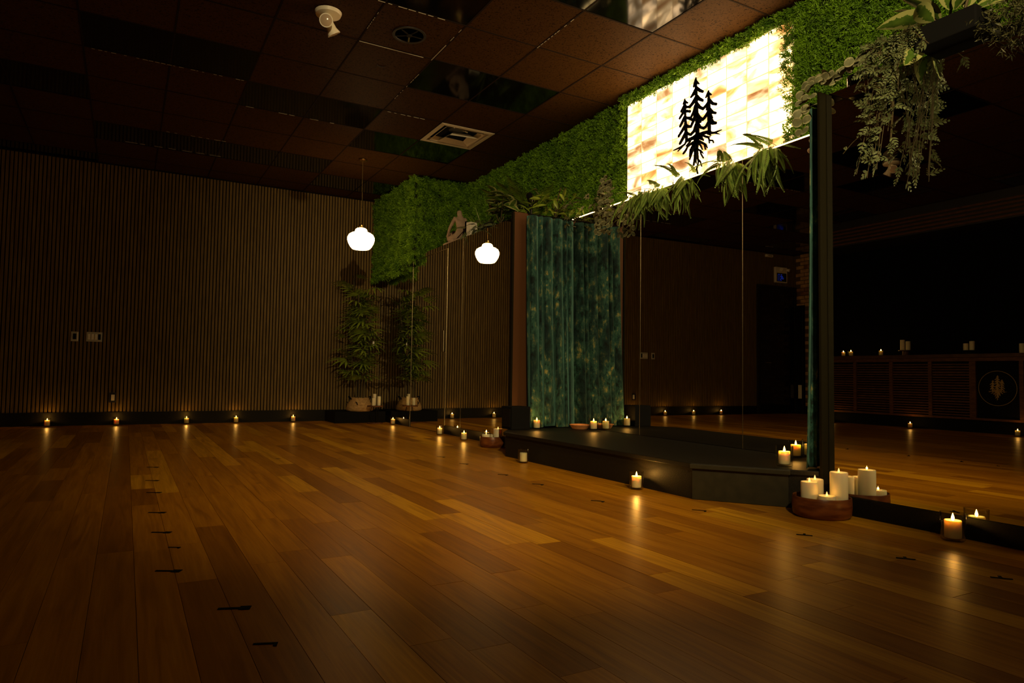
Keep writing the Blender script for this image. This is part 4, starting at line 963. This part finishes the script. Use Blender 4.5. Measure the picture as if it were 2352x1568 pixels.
MB().lathe([(.022,-.006),(.020,-.010)],20).build('hub',M['plinth'],sp,True)
b=MB(); b.tube([(.035*math.cos(q),.035*math.sin(q),0) for q in [2.9-.26*k for k in range(11)]],.0028,6); hk=b.build('ceiling_hook',M['black']); hk.location=(1.726,5.30,H-.003); tag(hk,'small curved black hook mark on the lit ceiling tile','hook')
# ================================================================= FAR WALL ITEMS
def plate(label,x,z,w,h_,n,kind='switch'):
    t=thing('wall_switch' if kind=='switch' else 'wall_outlet',label,kind,(x,YF-.0145,z))
    bev(MB().box(-w/2,-.006,-h_/2,w/2,0,h_/2).build('cover_plate',M['plate' if kind=='switch' else 'black'],t),.002)
    return t
t=plate('wide dark four gang wall switch plate on the slatted wall',-.345,1.058,.165,.115,4)
for k in range(4):
    o=bev(MB().box(-.068+k*.036,-.011,-.034,-.068+k*.036+.026,-.006,.034).build('rocker',M['white' if k<3 else 'blackgloss'],t),.002)
t=plate('single dark wall switch plate left of the wide one',-.545,1.056,.075,.115,1)
bev(MB().box(-.017,-.011,-.034,.017,-.006,.034).build('rocker',M['blackgloss'],t),.002); MB().box(.024,-.0075,-.05,.034,-.006,.05).build('edge',M['white'],t)
t=plate('black plated white outlet low on the slatted wall',-.125,.33,.075,.12,1,'outlet')
bev(MB().box(-.018,-.010,-.036,.018,-.006,.036).build('socket_face',M['white'],t),.002)
# exit sign above the door, mirror writing is not needed: it is seen through the mirror
t=thing('exit_sign','white running man exit sign with twin lamps above the door','exit sign',(-3.68,YF-.015,2.60))
bev(MB().box(-.16,-.05,0,.16,0,.31).build('housing',M['white'],t),.006)
MB().box(-.13,-.054,.02,.13,-.050,.19).build('sign_face',M['blackgloss'],t)
b=MB(); fn=lambda a,c,h_:(a,h_,c)
for (x0,z0,x1,z1,w_) in [(.0,.135,.0,.10,.016),(.0,.10,-.03,.07,.012),(-.03,.07,-.055,.085,.010),(.0,.10,.025,.065,.012),(.025,.065,.012,.035,.011),(.0,.13,.035,.115,.010),(.0,.13,-.03,.115,.010),(-.03,.115,-.04,.09,.009)]:
    dx,dz=x1-x0,z1-z0; l=math.hypot(dx,dz); nx,nz=-dz/l*w_/2,dx/l*w_/2
    b.prism([(x0+nx,z0+nz),(x0-nx,z0-nz),(x1-nx,z1-nz),(x1+nx,z1+nz)],-.056,-.054,fn)
b.prism([(.006+.012*math.cos(2*PI*k/12),.155+.012*math.sin(2*PI*k/12)) for k in range(12)],-.056,-.054,fn)
b.box(.05,-.056,.03,.055,-.054,.165).box(.05,-.056,.16,.10,-.054,.165).box(.095,-.056,.03,.10,-.054,.165)
b.build('running_man',M['blue'],t)
for s in(-1,1):
    c=Vector((s*.10-.06,-.07,.26)); d=Vector((s*.5,-1,-.3)).normalized()
    MB().tube([c-d*.03,c+d*.01,c+d*.03],[.02,.03,.036],16).build('lamp_head',M['white'],t,True,45)
t=thing('motion_sensor','small white motion sensor box high on the slatted wall','sensor',(-3.37,YF-.015,3.09))
bev(MB().box(-.09,-.05,0,.09,0,.05).build('sensor_body',M['white'],t),.008); MB().box(-.05,-.055,.01,.05,-.05,.035).build('window',M['lens'],t)
t=thing('wall_heater_plate','white vertical cover plate low on the brick wall','cover plate',(XL+.052,9.50,.30))
bev(MB().box(0,-.05,0,.015,.03,.27).build('cover_plate',M['white'],t),.003)
# ================================================================= RECEPTION COUNTER (seen in the right mirror)
XC=-3.60; CY_0,CY_1=2.6,7.60; CT=1.06
ct=thing('reception_counter','long wooden counter with slatted front panels and round tree emblem','counter',(XC-.24,(CY_0+CY_1)/2,0))
o_=Vector(ct.location)
def cb(name,x0,y0,z0,x1,y1,z1,m_,bevel=0,par=None):
    o=MB().box(x0-o_.x,y0-o_.y,z0-o_.z,x1-o_.x,y1-o_.y,z1-o_.z).build(name,M[m_],par or ct)
    if bevel: bev(o,bevel)
    return o
cb('plinth',XL+.02,CY_0,0,XC-.06,CY_1,.17,'blackmatte')
cb('counter_body',XL+.02,CY_0,.17,XC-.03,CY_1,CT-.05,'blackmatte')
cb('worktop',XL+.014,CY_0-.02,CT-.05,XC+.02,CY_1+.02,CT,'countertop',.004)
cb('bottom_rail',XC-.03,CY_0,.17,XC+.004,CY_1,.20,'counter',.002)
cb('top_rail',XC-.03,CY_0,CT-.10,XC+.004,CY_1,CT-.052,'counter',.002)
div=[7.58,7.26,6.69,6.11,5.54,4.98,4.40,3.83,3.25,2.62]
for k,y in enumerate(div):
    w_=.05 if k not in(5,) else .08
    cb('post',XC-.03,y-w_/2,.20,XC+.002,y+w_/2,CT-.10,'counter',.002)
slm=MB().box(-.5,-.5,-.5,.5,.5,.5).mesh('slat',M['counter'])
for k,(ya,yb) in enumerate(zip(div[1:],div[:-1])):
    if k==5: continue
    for j in range(20):
        z=.225+j*.0365
        place(slm,'slat',ct,(XC-.02-o_.x,(ya+yb)/2-o_.y,z),(rnd.uniform(-.0,.0),0,0),(.014,yb-ya-.05,.016+rnd.choice((0,0,.006))))
ec=4.69; ez=.60
eb=emblem_mesh(.42,True,.004,None,'').build('tree_emblem',M['leafgold'],ct); eb.location=(XC-.029-o_.x,ec-o_.y,ez-.035)
b=MB(); n=48
for k in range(n):
    a0,a1=2*PI*k/n,2*PI*(k+1)/n
    b.prism([(.225*math.cos(a0),.225*math.sin(a0)),(.225*math.cos(a1),.225*math.sin(a1)),(.230*math.cos(a1),.230*math.sin(a1)),(.230*math.cos(a0),.230*math.sin(a0))],0,.004,lambda a,c,hh:(hh,a,c))
rg=b.build('ring',M['leafgold'],ct); rg.location=(XC-.029-o_.x,ec-o_.y,ez)
# slatted bulkhead above the counter
bh=MB().box(XL,YN,2.80,XC+.1,8.2,H).build('trim_7',M['black']); struct(bh)
for j in range(5): MB().box(XC+.1,YN,2.82+j*.055,XC+.115,8.19,2.848+j*.055).build('slat',M['counter'],bh)
# things on the counter
votive('small lit glass candle at the left end of the counter',XC-.20,7.02,CT,s=.95,w=.4)
votive('lit candle in a tall glass jar on the counter, left part',XC-.16,6.86,CT,s=1.0,w=.4)
jar=thing('glass_jar','tall clear glass jar behind the second counter candle','jar',(XC-.26,6.93,CT+.001)); MB().lathe([(.05,0),(.052,.01),(.052,.16),(.049,.16),(.048,.012),(.02,.01)],28).build('jar_body',M['glass'],jar,True,40)
votive('lit glass candle on the counter middle, right of the jar',XC-.16,6.36,CT,s=1.0,w=.4)
votive('pale unlit candle in glass on the counter between lit ones',XC-.30,6.45,CT,s=.9,lit=False)
ws=thing('wood_riser','small wooden pedestal under two pillar candles on the counter','stand',(XC-.20,6.00,CT+.001))
MB().lathe([(.05,0),(.045,.02),(.045,.06),(.05,.065)],24).build('pedestal',M['counter'],ws,True,40); MB().lathe([(.10,.066),(.10,.078)],28).build('top',M['countertop'],ws,True,40)
pillar('taller pillar candle on the wooden pedestal on the counter',XC-.20,6.045,CT+.080,.033,.155,False)
pillar('shorter pillar candle on the wooden pedestal on the counter',XC-.19,5.955,CT+.080,.033,.130,False)
tr2=thing('dark_riser','low dark plate under two pillar candles on the counter','stand',(XC-.20,5.10,CT+.001)); MB().lathe([(.10,0),(.10,.05),(.09,.055)],28).build('plate_body',M['blackmatte'],tr2,True,40)
pillar('taller pillar candle on the dark plate above the round emblem side',XC-.20,5.075,CT+.0565,.033,.125,False)
pillar('shorter pillar candle on the dark plate above the round emblem side',XC-.20,5.155,CT+.0565,.033,.095,False)
pillar('lone pillar candle on the counter beside the leafy plant',XC-.20,4.47,CT+.0005,.033,.13,False)
pot('plant_pot','black pot of the leafy plant on the counter',(XC-.22,4.25,CT+.001),.08,.12)
cp=thing('counter_plant','leafy plant on the counter at the right edge of the mirror view','plant',(XC-.22,4.25,CT+.09))
lw=leafmesh('leaf',M['silver'],.09,.05,.2,.4)
for k in range(26): place(lw,'leaf',cp,(rnd.uniform(-.06,.06),rnd.uniform(-.08,.08),rnd.uniform(.02,.26)),aim((rnd.uniform(-1,1),rnd.uniform(-1,1),rnd.uniform(-.2,.8))),rnd.uniform(.7,1.2))
for k in range(3): MB().tube([(0,0,0),(.03*(k-1),.04*(1-k),.14),(.05*(k-1),.05*(1-k),.26)],.004,5).build('stem',M['stem'],cp,True)
votive('small lit glass candle on the floor before the counter, middle',XC+.12,5.76,0,s=.95,w=.5)
votive('small lit glass candle on the floor at the left counter end',XC+.10,7.02,0,s=.95,w=.5)
votive('small lit glass candle on the floor below the round emblem',XC+.12,4.40,0,s=.95,w=.5)
# ================================================================= FLOOR TAPE MARKS
def tape(label,x,y,kind,rz,s=1):
    t=bpy.data.objects.new('tape_mark',None); b=MB()
    if kind=='L': b.box(-.055,-.007,.0,.02,.007,.0016).box(.02,-.018,0,.058,.018,.0016)
    elif kind=='c': b.box(-.05,-.006,0,.05,.006,.0016).box(.035,-.03,0,.05,-.006,.0016)
    else: b.box(-.045,-.007,0,.045,.007,.0016).box(-.007,.007,0,.007,.04,.0016)
    o=b.build('tape_mark',M['blackmatte']); o.location=(x,y,.0006); o.rotation_euler=(0,0,rz); o.scale=(s,s,1); tag(o,label,'tape','black tape marks on the floor')
nth=['farthest','second farthest','third farthest','fourth from the back','fifth from the back','sixth from the back, faint','seventh from the back','second nearest','nearest']
for (x,y),k_,n_,s_ in zip([(.186,5.35),(.163,4.71),(.158,4.25),(.152,3.65),(.152,3.20),(.186,2.91),(.148,2.58),(.292,2.097),(.326,1.793)],'LLLLLcLLc',nth,[.9,.9,.9,.9,.9,.6,.95,1,.75]):
    tape('black tape mark, %s in the left row'%n_,x,y,k_,-.5 if x<.25 else -.35,s_*.78)
nr_=['farthest','second farthest','middle','fourth from the back','last']
for (x,y),n_ in zip([(2.262,5.157),(2.247,4.691),(2.247,4.078),(2.25,3.633),(2.248,3.014)],nr_): tape('black tape mark, %s in the row along the stage front'%n_,x,y,'c',-.9,.75)
for (x,y),n_ in zip([(2.566,2.583),(2.583,1.977),(2.60,1.546),(2.648,1.243)],['by the cut stage corner','below the large candle bowl','between bowl and right candle','at the right frame edge']): tape('black angled tape mark on the floor %s'%n_,x,y,'T' if y<2.3 else 'c',-.9,.72)
bpy.context.view_layer.update()
